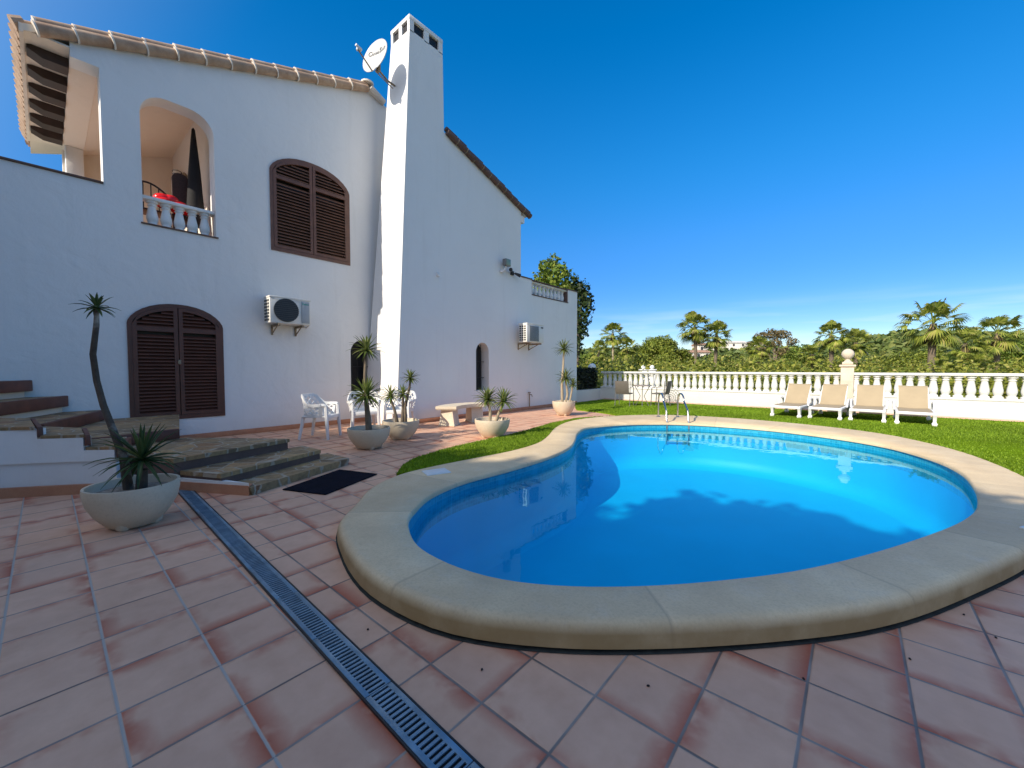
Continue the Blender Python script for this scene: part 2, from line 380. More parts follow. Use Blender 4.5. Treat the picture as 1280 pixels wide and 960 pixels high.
M['scrub'] = foliage('scrub_foliage', [(0, (0.073, 0.108, 0.015)), (.4, (0.168, 0.203, 0.024)), (.75, (0.277, 0.284, 0.043)), (.95, (0.379, 0.351, 0.073)), (1, (0.437, 0.365, 0.134))])
M['wood_far'] = foliage('hillside_foliage', [(0, (0.073, 0.112, 0.027)), (.6, (0.138, 0.180, 0.041)), (1, (0.227, 0.240, 0.061))])
M['palm'] = foliage('palm_foliage', [(0, (.11, .15, .022)), (.5, (.25, .30, .045)), (.85, (.38, .39, .08)), (1, (.44, .36, .14))], .4, .35)
M['yucca'] = foliage('yucca_leaf', [(0, (.06, .10, .02)), (.5, (.14, .19, .04)), (1, (.26, .28, .09))], .4, .2)
M['yucca_dark'] = foliage('yucca_leaf_dark', [(0, (.02, .045, .016)), (.6, (.055, .095, .03)), (1, (.12, .15, .05))], .4, .15)
M['bark'] = stone('bark', (.10, .075, .05), (.22, .17, .12), 9, .9, .8)
M['mottled'] = stone('mottled_bark', (.05, .035, .025), (.12, .09, .065), 9, .9, .9, (.48, .44, .37))
M['palebark'] = stone('pale_bark', (.26, .20, .13), (.45, .37, .26), 14, .9, .8)
M['shutter'] = simple('dark_brown_shutter_paint', (.10, .033, .018), .45, var=.18, scale=6)
M['shutter_up'] = simple('mid_brown_shutter_paint', (.155, .068, .038), .45, var=.18, scale=6)
M['black'] = simple('black_recess', (.008, .007, .007), .5)
M['iron'] = simple('black_iron', (.012, .012, .013), .45)
M['plastic'] = simple('white_plastic', (.68, .68, .67), .4, var=.03)
M['acbody'] = simple('ac_casing', (.70, .68, .62), .45, var=.05)
M['acgrey'] = simple('ac_grey_panel', (.36, .38, .39), .5, var=.06)
M['acgrille'] = simple('ac_grille', (.022, .024, .026), .5)
M['acbar'] = simple('ac_grille_bar', (.05, .05, .055), .5)
M['teal'] = simple('teal_print', (.04, .26, .22), .5)
M['bracket'] = simple('rusty_bracket', (.26, .20, .13), .7, var=.3)
M['steel'] = simple('brushed_steel', (.55, .54, .52), .22, 1.0, var=.06)
M['dish'] = simple('dish_white', (.50, .49, .465), .45, var=.05)
M['print'] = simple('grey_print', (.11, .115, .12), .6)
M['sling'] = simple('tan_sling', (.36, .285, .18), .8, var=.06, scale=4, bump=.3, bscale=220)
M['mat'] = simple('navy_doormat', (.006, .007, .014), .95, var=.3, bump=.8, bscale=180, spec=.1)
M['drain'] = simple('galvanised_drain', (.17, .27, .35), .38, .35, var=.25, scale=12)  # bluish base colour stands in for sky reflected in the zinc
M['rattan'] = simple('grey_rattan', (.11, .095, .08), .7, var=.25, scale=60)
M['alu'] = simple('grey_aluminium', (.22, .21, .20), .35, .5)
M['tabletop'] = simple('table_top', (.30, .235, .18), .35)
M['wicker'] = simple('dark_wicker', (.055, .026, .017), .7, var=.3, scale=40)
M['red'] = simple('glossy_red', (.70, .012, .02), .18, var=.15)
M['charcoal'] = simple('charcoal_cloth', (.011, .010, .011), .85, var=.3)
M['globe'] = simple('opal_globe', (.78, .77, .73), .25, var=.03)
M['greenglass'] = simple('green_lamp_glass', (.20, .27, .20), .25)
M['ground'] = stone('dry_ground', (.10, .10, .035), (.17, .15, .06), .3, .95, .4)
M['hill'] = stone('scrub_hill', (.055, .075, .02), (.10, .115, .035), .15, .95, .5)
M['farhouse'] = simple('far_white_wall', (.74, .68, .60), .9, var=.05, scale=1)
M['farroof'] = simple('far_roof', (.42, .24, .15), .9, var=.15, scale=1)
M['farglass'] = simple('far_window', (.05, .05, .06), .3)
M['skimmer'] = simple('skimmer_plastic', (.62, .68, .70), .4, var=.06)
M['seed'] = simple('dark_seed', (.02, .012, .008), .7)
M['gap'] = simple('dark_joint', (.035, .038, .032), .9, var=.4, scale=20)
M['asphalt'] = simple('pale_pink_stone', (.56, .40, .32), .8, var=.08)

# ------------------------------------------------------------------ pool outline (world metres)
def zt(x, y): return .03 + .11 * (1 - sm((y - .9 * x - 3) / 3.))
INNER = [(-2.67, 1.85), (-2.92, 2.10), (-3.21, 2.51), (-3.36, 3.08), (-3.33, 3.89), (-3.36, 4.82), (-3.52, 5.58), (-3.80, 6.20), (-4.15, 6.85), (-4.40, 7.63), (-4.25, 8.38), (-3.81, 9.08), (-2.93, 9.74), (-1.67, 9.98), (-.54, 9.74), (.36, 9.15), (.84, 8.30), (1.03, 7.41), (1.01, 6.47), (.89, 5.55), (.76, 4.97), (.53, 4.31), (.15, 3.47), (-.21, 2.83), (-.54, 2.39), (-.85, 2.05), (-1.17, 1.78), (-1.49, 1.61), (-1.85, 1.55), (-2.24, 1.61)]
OUTER = [(-3.49, 1.84), (-3.07, 1.47), (-2.61, 1.28), (-2.22, 1.18), (-1.90, 1.16), (-1.58, 1.20), (-1.31, 1.30), (-.99, 1.50), (-.71, 1.73), (-.44, 1.99), (-.16, 2.29), (.07, 2.57), (.29, 2.91), (.55, 3.40), (.85, 4.02), (1.16, 4.80), (1.42, 5.7), (1.57, 6.7), (1.56, 7.75), (1.33, 9.05), (.93, 10.0), (.41, 10.72), (-.54, 11.26), (-1.93, 11.57), (-3.05, 11.50), (-4.01, 11.13), (-4.77, 10.32), (-5.20, 9.31), (-5.26, 8.26), (-4.93, 7.18), (-4.42, 6.17), (-4.13, 5.45), (-4.05, 4.70), (-4.12, 3.94), (-4.18, 3.27), (-4.16, 2.77), (-3.93, 2.26)]
def closed_spline(P, k):
    out = []; n = len(P)
    for i in range(n):
        a, b, c, d = (Vector((*P[(i + j) % n], 0)) for j in (-1, 0, 1, 2))
        for q in range(k):
            t = q / k
            out.append(.5 * ((2 * b) + (c - a) * t + (2 * a - 5 * b + 4 * c - d) * t * t + (3 * b - a - 3 * c + d) * t ** 3))
    return [(p.x, p.y) for p in out]
inn = closed_spline(INNER, 8); outr = closed_spline(OUTER, 8)
def resample(P, n, start):
    P = P + [P[0]]; L = [0]
    for a, b in zip(P, P[1:]): L.append(L[-1] + math.dist(a, b))
    out = []; j = 0
    for i in range(n):
        s_ = L[-1] * i / n
        while L[j + 1] < s_: j += 1
        t = (s_ - L[j]) / (L[j + 1] - L[j] + 1e-9); out.append((P[j][0] * (1 - t) + P[j + 1][0] * t, P[j][1] * (1 - t) + P[j + 1][1] * t))
    return out
NI = 240
inn = resample(inn, NI, 0)
if sum(a[0] * b[1] - a[1] * b[0] for a, b in zip(inn, inn[1:] + inn[:1])) < 0: inn = inn[::-1]
# for each inner sample walk the outer curve monotonically
outr = resample(outr, 960, 0)
if sum(a[0] * b[1] - a[1] * b[0] for a, b in zip(outr, outr[1:] + outr[:1])) < 0: outr = outr[::-1]
corr = []
for i, p in enumerate(inn):
    a, b = inn[i - 3], inn[(i + 3) % NI]; tx, ty = b[0] - a[0], b[1] - a[1]; l = math.hypot(tx, ty); nx, ny = ty / l, -tx / l
    best = min(range(960), key=lambda k: abs((outr[k][0] - p[0]) * tx / l + (outr[k][1] - p[1]) * ty / l) * 2 + math.dist(outr[k], p) + (5 if (outr[k][0] - p[0]) * nx + (outr[k][1] - p[1]) * ny < 0 else 0))
    corr.append(best)
un = [corr[0]]
for k in corr[1:]:
    d = (k - un[-1] + 480) % 960 - 480; un.append(un[-1] + d)
for _ in range(6):   # smooth and keep it monotone
    un = [(un[i - 1] - (960 if i == 0 else 0) + 2 * un[i] + un[(i + 1) % NI] + (960 if i == NI - 1 else 0)) / 4 for i in range(NI)]
def oat(k):
    k %= 960; i = int(k); t = k - i; a, b = outr[i], outr[(i + 1) % 960]; return (a[0] * (1 - t) + b[0] * t, a[1] * (1 - t) + b[1] * t)
out_i = [oat(k) for k in un]

# ------------------------------------------------------------------ the ground
def structure(mb, name, mat, **k): return tag(mb.build(name, mat, **k), kind='structure')
hole = [(i[0] * .5 + o[0] * .5, i[1] * .5 + o[1] * .5) for i, o in zip(inn, out_i)][::2]
flat = lambda u, v, d: (u, v, d)
pat = MB(); pat.slab([[(-9.3, -14), (9, -14), (9, 15.3), (-9.3, 15.3)], hole], 0, -.12, flat)
structure(pat, 'patio', M['tiles'])
g = MB(); g.add([(-1500, -1500, -2.4), (1500, -1500, -2.4), (1500, 1500, -2.4), (-1500, 1500, -2.4)], [[0, 1, 2, 3]])
structure(g, 'ground', M['ground'])
# lawn: a turf sheet 3 cm proud of the tiles
tip = [(-4.19, 2.74), (-4.52, 3.05), (-4.75, 3.41), (-4.93, 4.15), (-4.99, 5.01), (-5.0, 5.65), (-5.14, 6.55), (-5.36, 7.70), (-5.40, 8.83), (-5.15, 9.45), (-4.80, 10.12), (-4.95, 10.27), (-5.75, 10.61), (-6.58, 10.80), (-7.0, 11.4), (-7.35, 12.0), (-7.87, 12.55), (-7.95, 15.05), (8, 15.05), (8, 4.5), (1.0, 4.6)]
i0 = min(range(960), key=lambda k: math.dist(outr[k], (1.1, 4.62))); i1 = min(range(960), key=lambda k: math.dist(outr[k], (-4.16, 2.74)))
seq = []; k = i0
while k != i1: seq.append(outr[k]); k = (k + 1) % 960
cxy = (-1.7, 6)
seq = [(p[0] + (cxy[0] - p[0]) * .012, p[1] + (cxy[1] - p[1]) * .012) for p in seq[::6]]
lw = MB(); lw.slab([tip + seq], .026, -.05, lambda u, v, d: (u, v, d if d < 0 else max(.028, zt(u, v) - .012)))
structure(lw, 'lawn', M['lawn'])

# ------------------------------------------------------------------ swimming pool
WZ = -.10; FZ = -1.0
pool = thing('swimming_pool', 'kidney shaped swimming pool with pale stone coping and blue basin', 'pool', (-1.5, 5.5, 0))
cp = bpy.data.meshes.new('coping')
prof_n = 9; vs = []; uvu = []
def ring(i):
    (ix, iy), (ox, oy) = inn[i], out_i[i]; zi, zo = zt(ix, iy), zt(ox, oy)
    dx, dy = ox - ix, oy - iy; l = math.hypot(dx, dy); ux, uy = dx / l, dy / l
    b = .055
    pts = [(ix + ux * .03, iy + uy * .03, WZ - .03 if False else zi - .065, 1), (ix, iy, zi - .05, 1), (ix, iy, zi - .018, 1), (ix + ux * .016, iy + uy * .016, zi, 1)]
    pts += [(ix + dx * .5, iy + dy * .5, (zi + zo) / 2, 1)]
    rr = .6 * zo + .01
    pts += [(ox - ux * (b + .012), oy - uy * (b + .012), zo, 1), (ox - ux * .036, oy - uy * .036, zo - .06 * rr, .95), (ox - ux * .016, oy - uy * .016, zo - .26 * rr, .75), (ox - ux * .004, oy - uy * .004, zo - .6 * rr, .45), (ox, oy, .022 if zo > .06 else zo - .8 * rr, .1), (ox - ux * .05, oy - uy * .05, .015, .0), (ox - ux * .05, oy - uy * .05, -.05, .0)]
    return pts
rings = [ring(i) for i in range(NI)]; K = len(rings[0])
length = [0]
for i in range(NI): length.append(length[-1] + math.dist(inn[i], inn[(i + 1) % NI]) * .5 + math.dist(out_i[i], out_i[(i + 1) % NI]) * .5)
nseg = round(length[-1] / 1.35)
verts = [p[:3] for r_ in rings for p in r_]
faces = []; uvs = []
for i in range(NI):
    j = (i + 1) % NI
    for k in range(K - 1):
        faces.append([i * K + k, j * K + k, j * K + k + 1, i * K + k + 1])
        u0, u1 = length[i] / length[-1] * nseg + .3, length[i + 1] / length[-1] * nseg + .3
        uvs += [(u0, rings[i][k][3]), (u1, rings[j][k][3]), (u1, rings[j][k + 1][3]), (u0, rings[i][k + 1][3])]
inv = MW[pool.as_pointer()].inverted()
cp.from_pydata([inv @ Vector(v) for v in verts], [], faces); ul = cp.uv_layers.new(name='UVMap')
ul.data.foreach_set('uv', [c for uv in uvs for c in uv]); cp.materials.append(M['coping'])
cp.update(); b_ = bmesh.new(); b_.from_mesh(cp); bmesh.ops.recalc_face_normals(b_, faces=b_.faces[:]); b_.to_mesh(cp); b_.free()
cp.shade_smooth(); cp.set_sharp_from_angle(angle=R(50))
co = bpy.data.objects.new('coping', cp); COL.objects.link(co); co.parent = pool
# dark joint where the coping meets the tiles
gp = MB()
for i in range(NI):
    (a, b), (c, d) = out_i[i], inn[i]; l = math.hypot(a - c, b - d); ux, uy = (a - c) / l, (b - d) / l
    w = .009 if zt(a, b) > .06 else .004
    gp.v += [(a - ux * .06, b - uy * .06, .006), (a + ux * w, b + uy * w, .004)]
gp.f = [[2 * i, 2 * i + 1, (2 * i + 3) % (2 * NI), (2 * i + 2) % (2 * NI)] for i in range(NI)]; gp.m = [0] * NI
gp.build('coping_joint', M['gap'], pool)
# basin: waterline band, walls, floor with a coved foot
bs = MB(); lev = [(0.012, .0), (.012, WZ - .18)]
def shrink(i, d):
    (ix, iy), (ox, oy) = inn[i], out_i[i]; a, b = inn[i - 2], inn[(i + 2) % NI]; tx, ty = b[0] - a[0], b[1] - a[1]; l = math.hypot(tx, ty)
    return (ix - ty / l * d, iy + tx / l * d)
lv = [(-.03, None), (-.03, WZ - .22)]
for i in range(NI):
    x, y = shrink(i, -.03); bs.v += [(x, y, zt(*inn[i]) - .06), (x, y, WZ - .22)]
bs.f = [[2 * i, 2 * i + 1, (2 * i + 3) % (2 * NI), (2 * i + 2) % (2 * NI)] for i in range(NI)]; bs.m = [0] * NI
bs.build('waterline_tiles', M['mosaic'], pool)
bs = MB(); prof = [(-.03, WZ - .22), (-.03, FZ + .25), (.02, FZ + .10), (.10, FZ + .03), (.24, FZ)]
for i in range(NI):
    for d, z in prof: x, y = shrink(i, d); bs.v.append((x, y, z))
q = len(prof)
for i in range(NI):
    j = (i + 1) % NI
    for k in range(q - 1): bs.f.append([i * q + k, j * q + k, j * q + k + 1, i * q + k + 1]); bs.m.append(0)
fl = [bs.v[i * q + q - 1] for i in range(NI)]
tr = tessellate_polygon([[Vector(p) for p in fl]]); o = len(bs.v); bs.add(fl, [list(t) for t in tr])
bs.build('basin', M['floorblue'], pool, recalc=True)
for (x, y, rz, w) in ((-3.88, 3.10, R(70), .30), (1.13, 4.72, R(60), .30)):
    z = zt(x, y); m = MB(); Mx = Matrix.Translation((x, y, z + .004)) @ Matrix.Rotation(rz, 4, 'Z')
    m.box((-w / 2, -.12, -.01), (w / 2, .12, .006), .004, mat=Mx); m.box((-w / 2 + .03, -.09, .005), (w / 2 - .03, .09, .010), .003, mat=Mx)
    m.build('skimmer_lid', M['skimmer'], pool)
m = MB(); wv = [shrink(i, -.028) for i in range(NI)]; tr = tessellate_polygon([[Vector((*p, 0)) for p in wv]])
def up_tri(t):
    (ax, ay), (bx_, by_), (cx_, cy_) = (wv[k] for k in t); return list(t) if (bx_ - ax) * (cy_ - ay) - (by_ - ay) * (cx_ - ax) > 0 else list(t)[::-1]
m.add([(x, y, WZ) for x, y in wv], [up_tri(t) for t in tr])
wo_ = m.build('water', M['water'], ang=0, recalc=False)
tag(wo_, kind='structure')

# ------------------------------------------------------------------ the house
XL, XR = -9.20, -7.88
house = thing('house', 'white stucco two storey villa with tiled roof, chimney and arched shutters', 'house', (-9.2, 5, 0))
yz = lambda X: (lambda u, v, d: (X + d, u, v))
AF = lambda t: max(0., 1 - abs(t) ** 2.2) ** .62
def arch(y0, y1, zb, zs, rise, n=18):
    h = (y1 - y0) / 2; c = (y0 + y1) / 2; P = [(y0, zb), (y1, zb)]
    for i in range(n + 1): t = math.cos(math.pi * i / n); P.append((c + h * t, zs + rise * AF(t)))
    return P
def rrect(y0, y1, zb, zt_, r, n=7):
    P = [(y0, zb), (y1, zb)]
    for i in range(n + 1): a = math.pi / 2 * i / n; P.append((y1 - r + r * math.cos(a), zt_ - r + r * math.sin(a)))
    for i in range(n + 1): a = math.pi / 2 + math.pi / 2 * i / n; P.append((y0 + r + r * math.cos(a), zt_ - r + r * math.sin(a)))
    return P
roofz = lambda y: 6.30 + (y - .39) * .3555
A_BALC = rrect(1.16, 2.18, 3.775, 5.97, .36); A_WIN = arch(3.12, 4.80, 3.775, 5.40, .40); A_DOOR = arch(.92, 2.23, .42, 2.07, .36); A_NL = arch(4.79, 5.36, .55, 1.72, .27)
out = [(-3.6, 0), (5.95, 0), (5.95, 7.88), (5.45, 8.09), (.39, 6.29), (.39, 6.06), (.70, 6.06), (.70, 4.25), (-3.6, 4.25)]
m = MB(); m.slab([out, A_BALC, A_WIN, A_DOOR, A_NL], 0, -.34, yz(XL)); m.build('gable_wall', M['white'], house, ang=40)
# right wing wall flush with the chimney
roofr = lambda y: 7.15 - (y - 6.66) * .338
A_NR = arch(7.69, 8.20, .70, 1.78, .245)
out = [(5.75, 0), (12.92, 0), (12.92, 4.13), (12.30, 4.13), (12.30, 3.65), (10.17, 3.65), (10.17, 4.13), (9.62, 4.13), (9.62, roofr(9.62)), (6.2, roofr(6.2)), (5.75, 7.0)]
m = MB(); m.slab([out, A_NR], 0, -.34, yz(XR)); m.build('wing_wall', M['white'], house, ang=40)
# hidden bodies that close the volume
m = MB()
m.box((-14.2, 9.30, 0), (XR - .342, 9.618, 6.02))            # terrace back wall
m.box((-14.2, 12.60, 0), (XR - .342, 12.915, 4.12))          # terrace end wall
m.box((-14.2, 9.62, 3.1), (XR - .342, 12.6, 3.3))            # terrace floor
m.box((-14.5, -3.6, 0), (-14.202, 12.9, 4.1))                # back wall
m.box((-14.2, -3.59, 0), (XL - .342, -3.3, 4.24))            # end wall of the ground floor
m.box((-14.2, -3.3, 3.5), (XL - .342, .3, 3.72))             # open terrace floor
m.box((-14.2, 2.55, 3.5), (XL - .342, 9.3, 3.7))             # upper floor
m.build('rear_wall', M['white'], house)
# porch
m = MB()
m.box((-13.2, .39, 6.06), (XL - .342, .70, 6.29))
m.box((-13.3, 2.25, 3.75), (XL - .342, 2.5, 6.9)); m.box((-13.5, .39, 3.75), (-13.2, 2.5, 6.9))
m.add([(XL - .342, .70, 6.07), (XL - .342, 2.26, 6.07 + 1.56 * .356), (-13.21, 2.26, 6.07 + 1.56 * .356), (-13.21, .70, 6.07)], [[0, 1, 2, 3]])
m.build('porch_lining', M['cream'], house)
m = MB(); m.box((-13.2, .30, 3.5), (XL - .342, 2.55, 3.755)); m.build('porch_floor', M['terracotta'], house)
m = MB(); m.box((-13.25, .42, 3.73), (-12.85, .69, 6.058), .02); m.build('porch_pillar', M['white'], house)
m = MB(); m.box((XL - .36, -3.62, 4.252), (XL + .03, .70, 4.285), .008); m.box((-13.2, .30, 3.757), (XL - .36, .42, 4.0))
m.box((XL - .36, 1.13, 3.752), (XL + .025, 2.21, 3.777), .004)
m.build('wall_cap', M['darkcap'], house)
# wing terrace: cap, frame and balusters
m = MB(); m.box((XR - .38, 9.62, 4.132), (XR + .03, 10.17, 4.165), .006); m.box((XR - .38, 12.30, 4.132), (XR + .03, 12.95, 4.165), .006)
m.box((XR - .36, 10.17, 3.652), (XR + .02, 12.30, 3.682), .004); m.box((XR - .30, 12.24, 3.684), (XR - .02, 12.298, 4.05)); m.box((XR - .30, 10.172, 3.684), (XR - .02, 10.20, 4.05))
m.box((XR - .32, 10.172, 4.115), (XR + .02, 12.298, 4.14), .004)
m.build('terrace_cap', M['darkcap'], house)
def baluster_prof(h, r):
    P = [(1., 0), (1., .09), (.74, .11), (.72, .15), (.86, .20), (.98, .30), (.95, .40), (.80, .55), (.66, .70), (.60, .78), (.78, .80), (.78, .835), (.62, .85), (.72, .90), (.95, .915), (.95, 1.)]
    return [(a * r, z * h) for a, z in P]
tb = MB(); tb.box((XR - .28, 10.21, 4.06), (XR - .04, 12.24, 4.113), .01); tbr = tb.build('terrace_balustrade', M['white'], house)
for i in range(9):
    m = MB(); m.lathe(baluster_prof(.376, .075), (XR - .16, 10.36 + i * .222, 3.684), 14); m.build('baluster', M['white'], tbr)
bb = MB(); bb.box((XL - .27, 1.163, 4.205), (XL - .06, 2.177, 4.265), .012); bbr = bb.build('balcony_balustrade', M['white'], house)
for i in range(5):
    m = MB(); m.lathe(baluster_prof(.43, .085), (XL - .165, 1.30 + i * .185, 3.777), 16); m.build('baluster', M['white'], bbr)
# skirting
m = MB(); m.box((XL + .002, -3.5, 0.0), (XL + .02, 5.2, .10), .004); m.box((XR + .002, 5.21, 0.0), (XR + .02, 12.92, .10), .004); m.build('skirting', M['terracotta'], house)
# chimney: tapering stack, flush with the wing wall
m = MB()
B = [(XR + .004, 5.17), (XR + .004, 6.72), (-9.3, 6.72), (-9.3, 5.17)]; T = [(XR + .004, 5.62), (XR + .004, 6.58), (-8.62, 6.58), (-8.62, 5.62)]
vs = [(x, y, 0) for x, y in B] + [(x, y, 9.02) for x, y in T]
m.add(vs, [[0, 1, 5, 4], [1, 2, 6, 5], [2, 3, 7, 6], [3, 0, 4, 7], [4, 5, 6, 7]])
for (lo, hi) in (((-8.62, 5.62, 9.0), (-8.54, 5.70, 9.30)), ((-8.3, 5.62, 9.0), (-8.18, 5.70, 9.30)), ((-7.96, 5.62, 9.0), (XR + .004, 5.74, 9.30)), ((-8.62, 6.50, 9.0), (-8.5, 6.58, 9.30)),
                 ((-7.96, 6.03, 9.0), (XR + .004, 6.17, 9.30)), ((-7.96, 6.46, 9.0), (XR + .004, 6.58, 9.30)), ((-8.62, 6.03, 9.0), (-8.54, 6.17, 9.30)), ((-8.3, 6.5, 9.0), (-8.18, 6.58, 9.3))): m.box(lo, hi)
m.box((-8.63, 5.61, 9.26), (XR + .012, 6.59, 9.36), .015)
chim = m.build('chimney', M['white'], house)
m = MB(); m.box((-8.57, 5.665, 9.022), (-7.925, 6.535, 9.258)); m.build('flue', M['black'], chim)  # solid black block, its colour standing in for shade inside the stack openings
# roof of the gable block: barrel tiles running down the slope
def barrel_roof(mb, X0, X1, y0, z0, y1, z1, pitch=.215, r=.075):
    n = int((X1 - X0) / pitch); L = math.hypot(y1 - y0, z1 - z0); cy, cz = -(z1 - z0) / L, (y1 - y0) / L
    rows = max(2, int(L / .36))
    for i in range(n):
        xc = X0 + (i + .5) * pitch
        for k in range(rows):
            a = k / rows; b = (k + 1.12) / rows
            for sgn, off in ((1, .035), (-1, .012)):
                xx = xc if sgn > 0 else xc + pitch / 2
                ring_ = []
                for (t, rr, lift) in ((a, r * 1.08, .012), (min(b, 1.), r * .94, .0)):
                    for q_ in range(7):
                        th = math.pi * q_ / 6; ox = -math.cos(th) * rr; oz = math.sin(th) * rr * sgn * (.85 if sgn > 0 else .6) + off + lift * sgn
                        ring_.append((xx + ox, y0 + (y1 - y0) * t + cy * oz, z0 + (z1 - z0) * t + cz * oz))
                mb.add(ring_, [[q_, q_ + 1, q_ + 8, q_ + 7] for q_ in range(6)])
m = MB(); barrel_roof(m, -14.2, XL + .02, -.10, roofz(-.10) + .13, 5.45, roofz(5.45) + .13)
barrel_roof(m, -14.2, XL - .10, 9.98, roofr(9.98) + .12, 5.45, roofr(5.45) + .12); barrel_roof(m, -8.9, XR + .0, 9.98, roofr(9.98) + .122, 6.75, roofr(6.75) + .122)
roof = m.build('roof', M['rooftile'], house, ang=0, recalc=False)
m = MB()
m.add([(X, y, roofz(y) + dz) for X in (-14.2, XL + .05) for y in (-.06, 5.45) for dz in (.0, .10)], [[0, 1, 3, 2], [4, 5, 7, 6], [0, 1, 5, 4], [2, 3, 7, 6], [0, 2, 6, 4], [1, 3, 7, 5]])
m.add([(X, y, roofr(y) + dz) for X in (-14.2, XR + .04) for y in (9.96, 6.72) for dz in (.002, .10)], [[0, 1, 3, 2], [4, 5, 7, 6], [0, 1, 5, 4], [2, 3, 7, 6], [0, 2, 6, 4], [1, 3, 7, 5]])
m.build('roof_deck', M['eave_cream'], house)
# verge tiles along the gable: overlapping barrels with pale mortar collars
def verge(X, y0, y1, zf, step=.40, r=.10, mats=('rooftile', 'mortar'), drop=.02):
    a = MB(); n = int(abs(y1 - y0) / step); sg = 1 if y1 > y0 else -1
    for i in range(n):
        ya, yb = y0 + sg * i * step, y0 + sg * (i + 1.1) * step
        j = rnd.uniform(-.012, .012)
        for (dx, dz, rr) in ((.055, drop, r), (.0, drop + .10, r * .9)):
            pa = Vector((X + dx + j, ya, zf(ya) + dz)); pb = Vector((X + dx + j, yb, zf(yb) + dz))
            a.tube([pa, pb], [rr * 1.12, rr * .88], 12)
            a.tube([pa + (pb - pa) * -.004, pa + (pb - pa) * .055], [rr * 1.17, rr * 1.10], 12, mi=1)
    a.build('verge_tile_row', [M[mats[0]], M[mats[1]]], roof)
verge(XL, .05, 5.45, lambda y: roofz(y) + .03, r=.088)
verge(XR, 10.0, 6.70, lambda y: roofr(y) + .03, .30, .075, ('darkcap', 'bracket'), .0)
m = MB(); m.tube([(XL + .05, 5.35, 8.13), (XL + .04, 5.75, 7.98)], [.10, .08], 10); m.lathe([(.0, .0), (.15, .01), (.15, .05), (.05, .10)], (XL, 5.32, 8.22), 12); m.build('ridge_end', M['mortar'], roof)
# eave: corbels under the overhang, tile ends with mortar
for i in range(6):
    X = -9.50 - i * .62
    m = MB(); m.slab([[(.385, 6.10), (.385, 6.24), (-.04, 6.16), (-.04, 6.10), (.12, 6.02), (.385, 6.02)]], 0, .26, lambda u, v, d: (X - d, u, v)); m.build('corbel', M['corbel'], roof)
m = MB(); m.box((-13.4, -.06, 6.165), (XL + .03, .388, 6.19)); m.box((-13.4, -.10, 6.12), (XL + .04, -.055, 6.24)); m.build('eave_board', M['eave_cream'], roof)
m = MB()
for i in range(20):
    X = -9.26 - i * .215
    m.tube([(X, -.16, 6.14 + .10), (X, -.05, 6.20 + .10)], [.092, .085], 10); m.tube([(X - .107, -.13, 6.145 + .045), (X - .107, -.05, 6.195 + .045)], [.085, .08], 10)
m.build('eave_tile_end', M['rooftile'], roof)
# right eave end
m = MB(); m.box((XR - .6, 9.62, 5.80), (XR - .002, 9.80, 6.0)); m.build('eave_block', M['white'], roof)

# shutters
def arch_h(y, y0, y1, zs, rise):
    return zs + rise * AF(min(1., abs(y - (y0 + y1) / 2) / ((y1 - y0) / 2)))
def shutter(y0, y1, zb, zs, rise, X, mat, mid, slat=.068, frame=.052, proud=.018):
    n = 16
    o1 = arch(y0 - frame * .2, y1 + frame * .2, zb - .02, zs, rise + .015, n); i1 = arch(y0 + frame, y1 - frame, zb + frame, zs - .01, rise - frame * .7, n)
    f = MB(); f.slab([o1, i1], -.10, proud, yz(X)); fr = f.build('shutter_frame', mat, house)
    m = MB(); m.slab([arch(y0 + .02, y1 - .02, zb + .02, zs, rise - .02, n)], -.16, -.13, yz(X)); m.build('backing', M['black'], fr)
    c = (y0 + y1) / 2
    for (a, b) in ((y0 + frame, c - .006), (c + .006, y1 - frame)):
        l = MB(); st = .058
        top = lambda y: arch_h(y, y0 + frame, y1 - frame, zs - .01, rise - frame * .7)
        ys = [a + (b - a) * k / 10 for k in range(11)]
        outer = [(a, zb + frame + .004), (b, zb + frame + .004)] + [(y, top(y) - .004) for y in ys[::-1]]
        def inner_loop(z0, z1, arched):
            ya, yb = a + st, b - st; yy = [ya + (yb - ya) * k / 8 for k in range(9)]
            return [(ya, z0), (yb, z0)] + ([(y, min(z1, top(y) - .004 - st)) for y in yy[::-1]] if arched else [(yb, z1), (ya, z1)])
        loops = [outer, inner_loop(zb + frame + st, mid - .035, False), inner_loop(mid + .035, 99, True)]
        l.slab(loops, -.04, .026, yz(X))
        z = zb + frame + st + .02
        while z < zs + rise:
            if not (mid - .06 < z < mid + .05):
                ya, yb = a + st - .01, b - st + .01
                if z > mid:
                    while ya < yb and top(ya) - st < z + .01: ya += .01
                    while yb > ya and top(yb) - st < z + .01: yb -= .01
                if yb - ya > .05:
                    d = .024
                    l.add([(X - d, ya, z + .024), (X + d, ya, z - .024), (X + d, ya, z - .034), (X - d, ya, z + .014), (X - d, yb, z + .024), (X + d, yb, z - .024), (X + d, yb, z - .034), (X - d, yb, z + .014)],
                          [[0, 1, 5, 4], [1, 2, 6, 5], [2, 3, 7, 6], [3, 0, 4, 7], [0, 1, 2, 3], [4, 5, 6, 7]])
            z += slat
        l.build('shutter_leaf', mat, fr)
    return fr
shutter(3.12, 4.80, 3.775, 5.40, .40, XL, M['shutter_up'], 5.28, .066)
dfr = shutter(.92, 2.23, .42, 2.07, .36, XL, M['shutter'], 1.98, .060)
m = MB(); m.box((XL + .036, 1.555, 1.38), (XL + .052, 1.595, 1.46), .004); m.build('latch', M['bracket'], dfr)
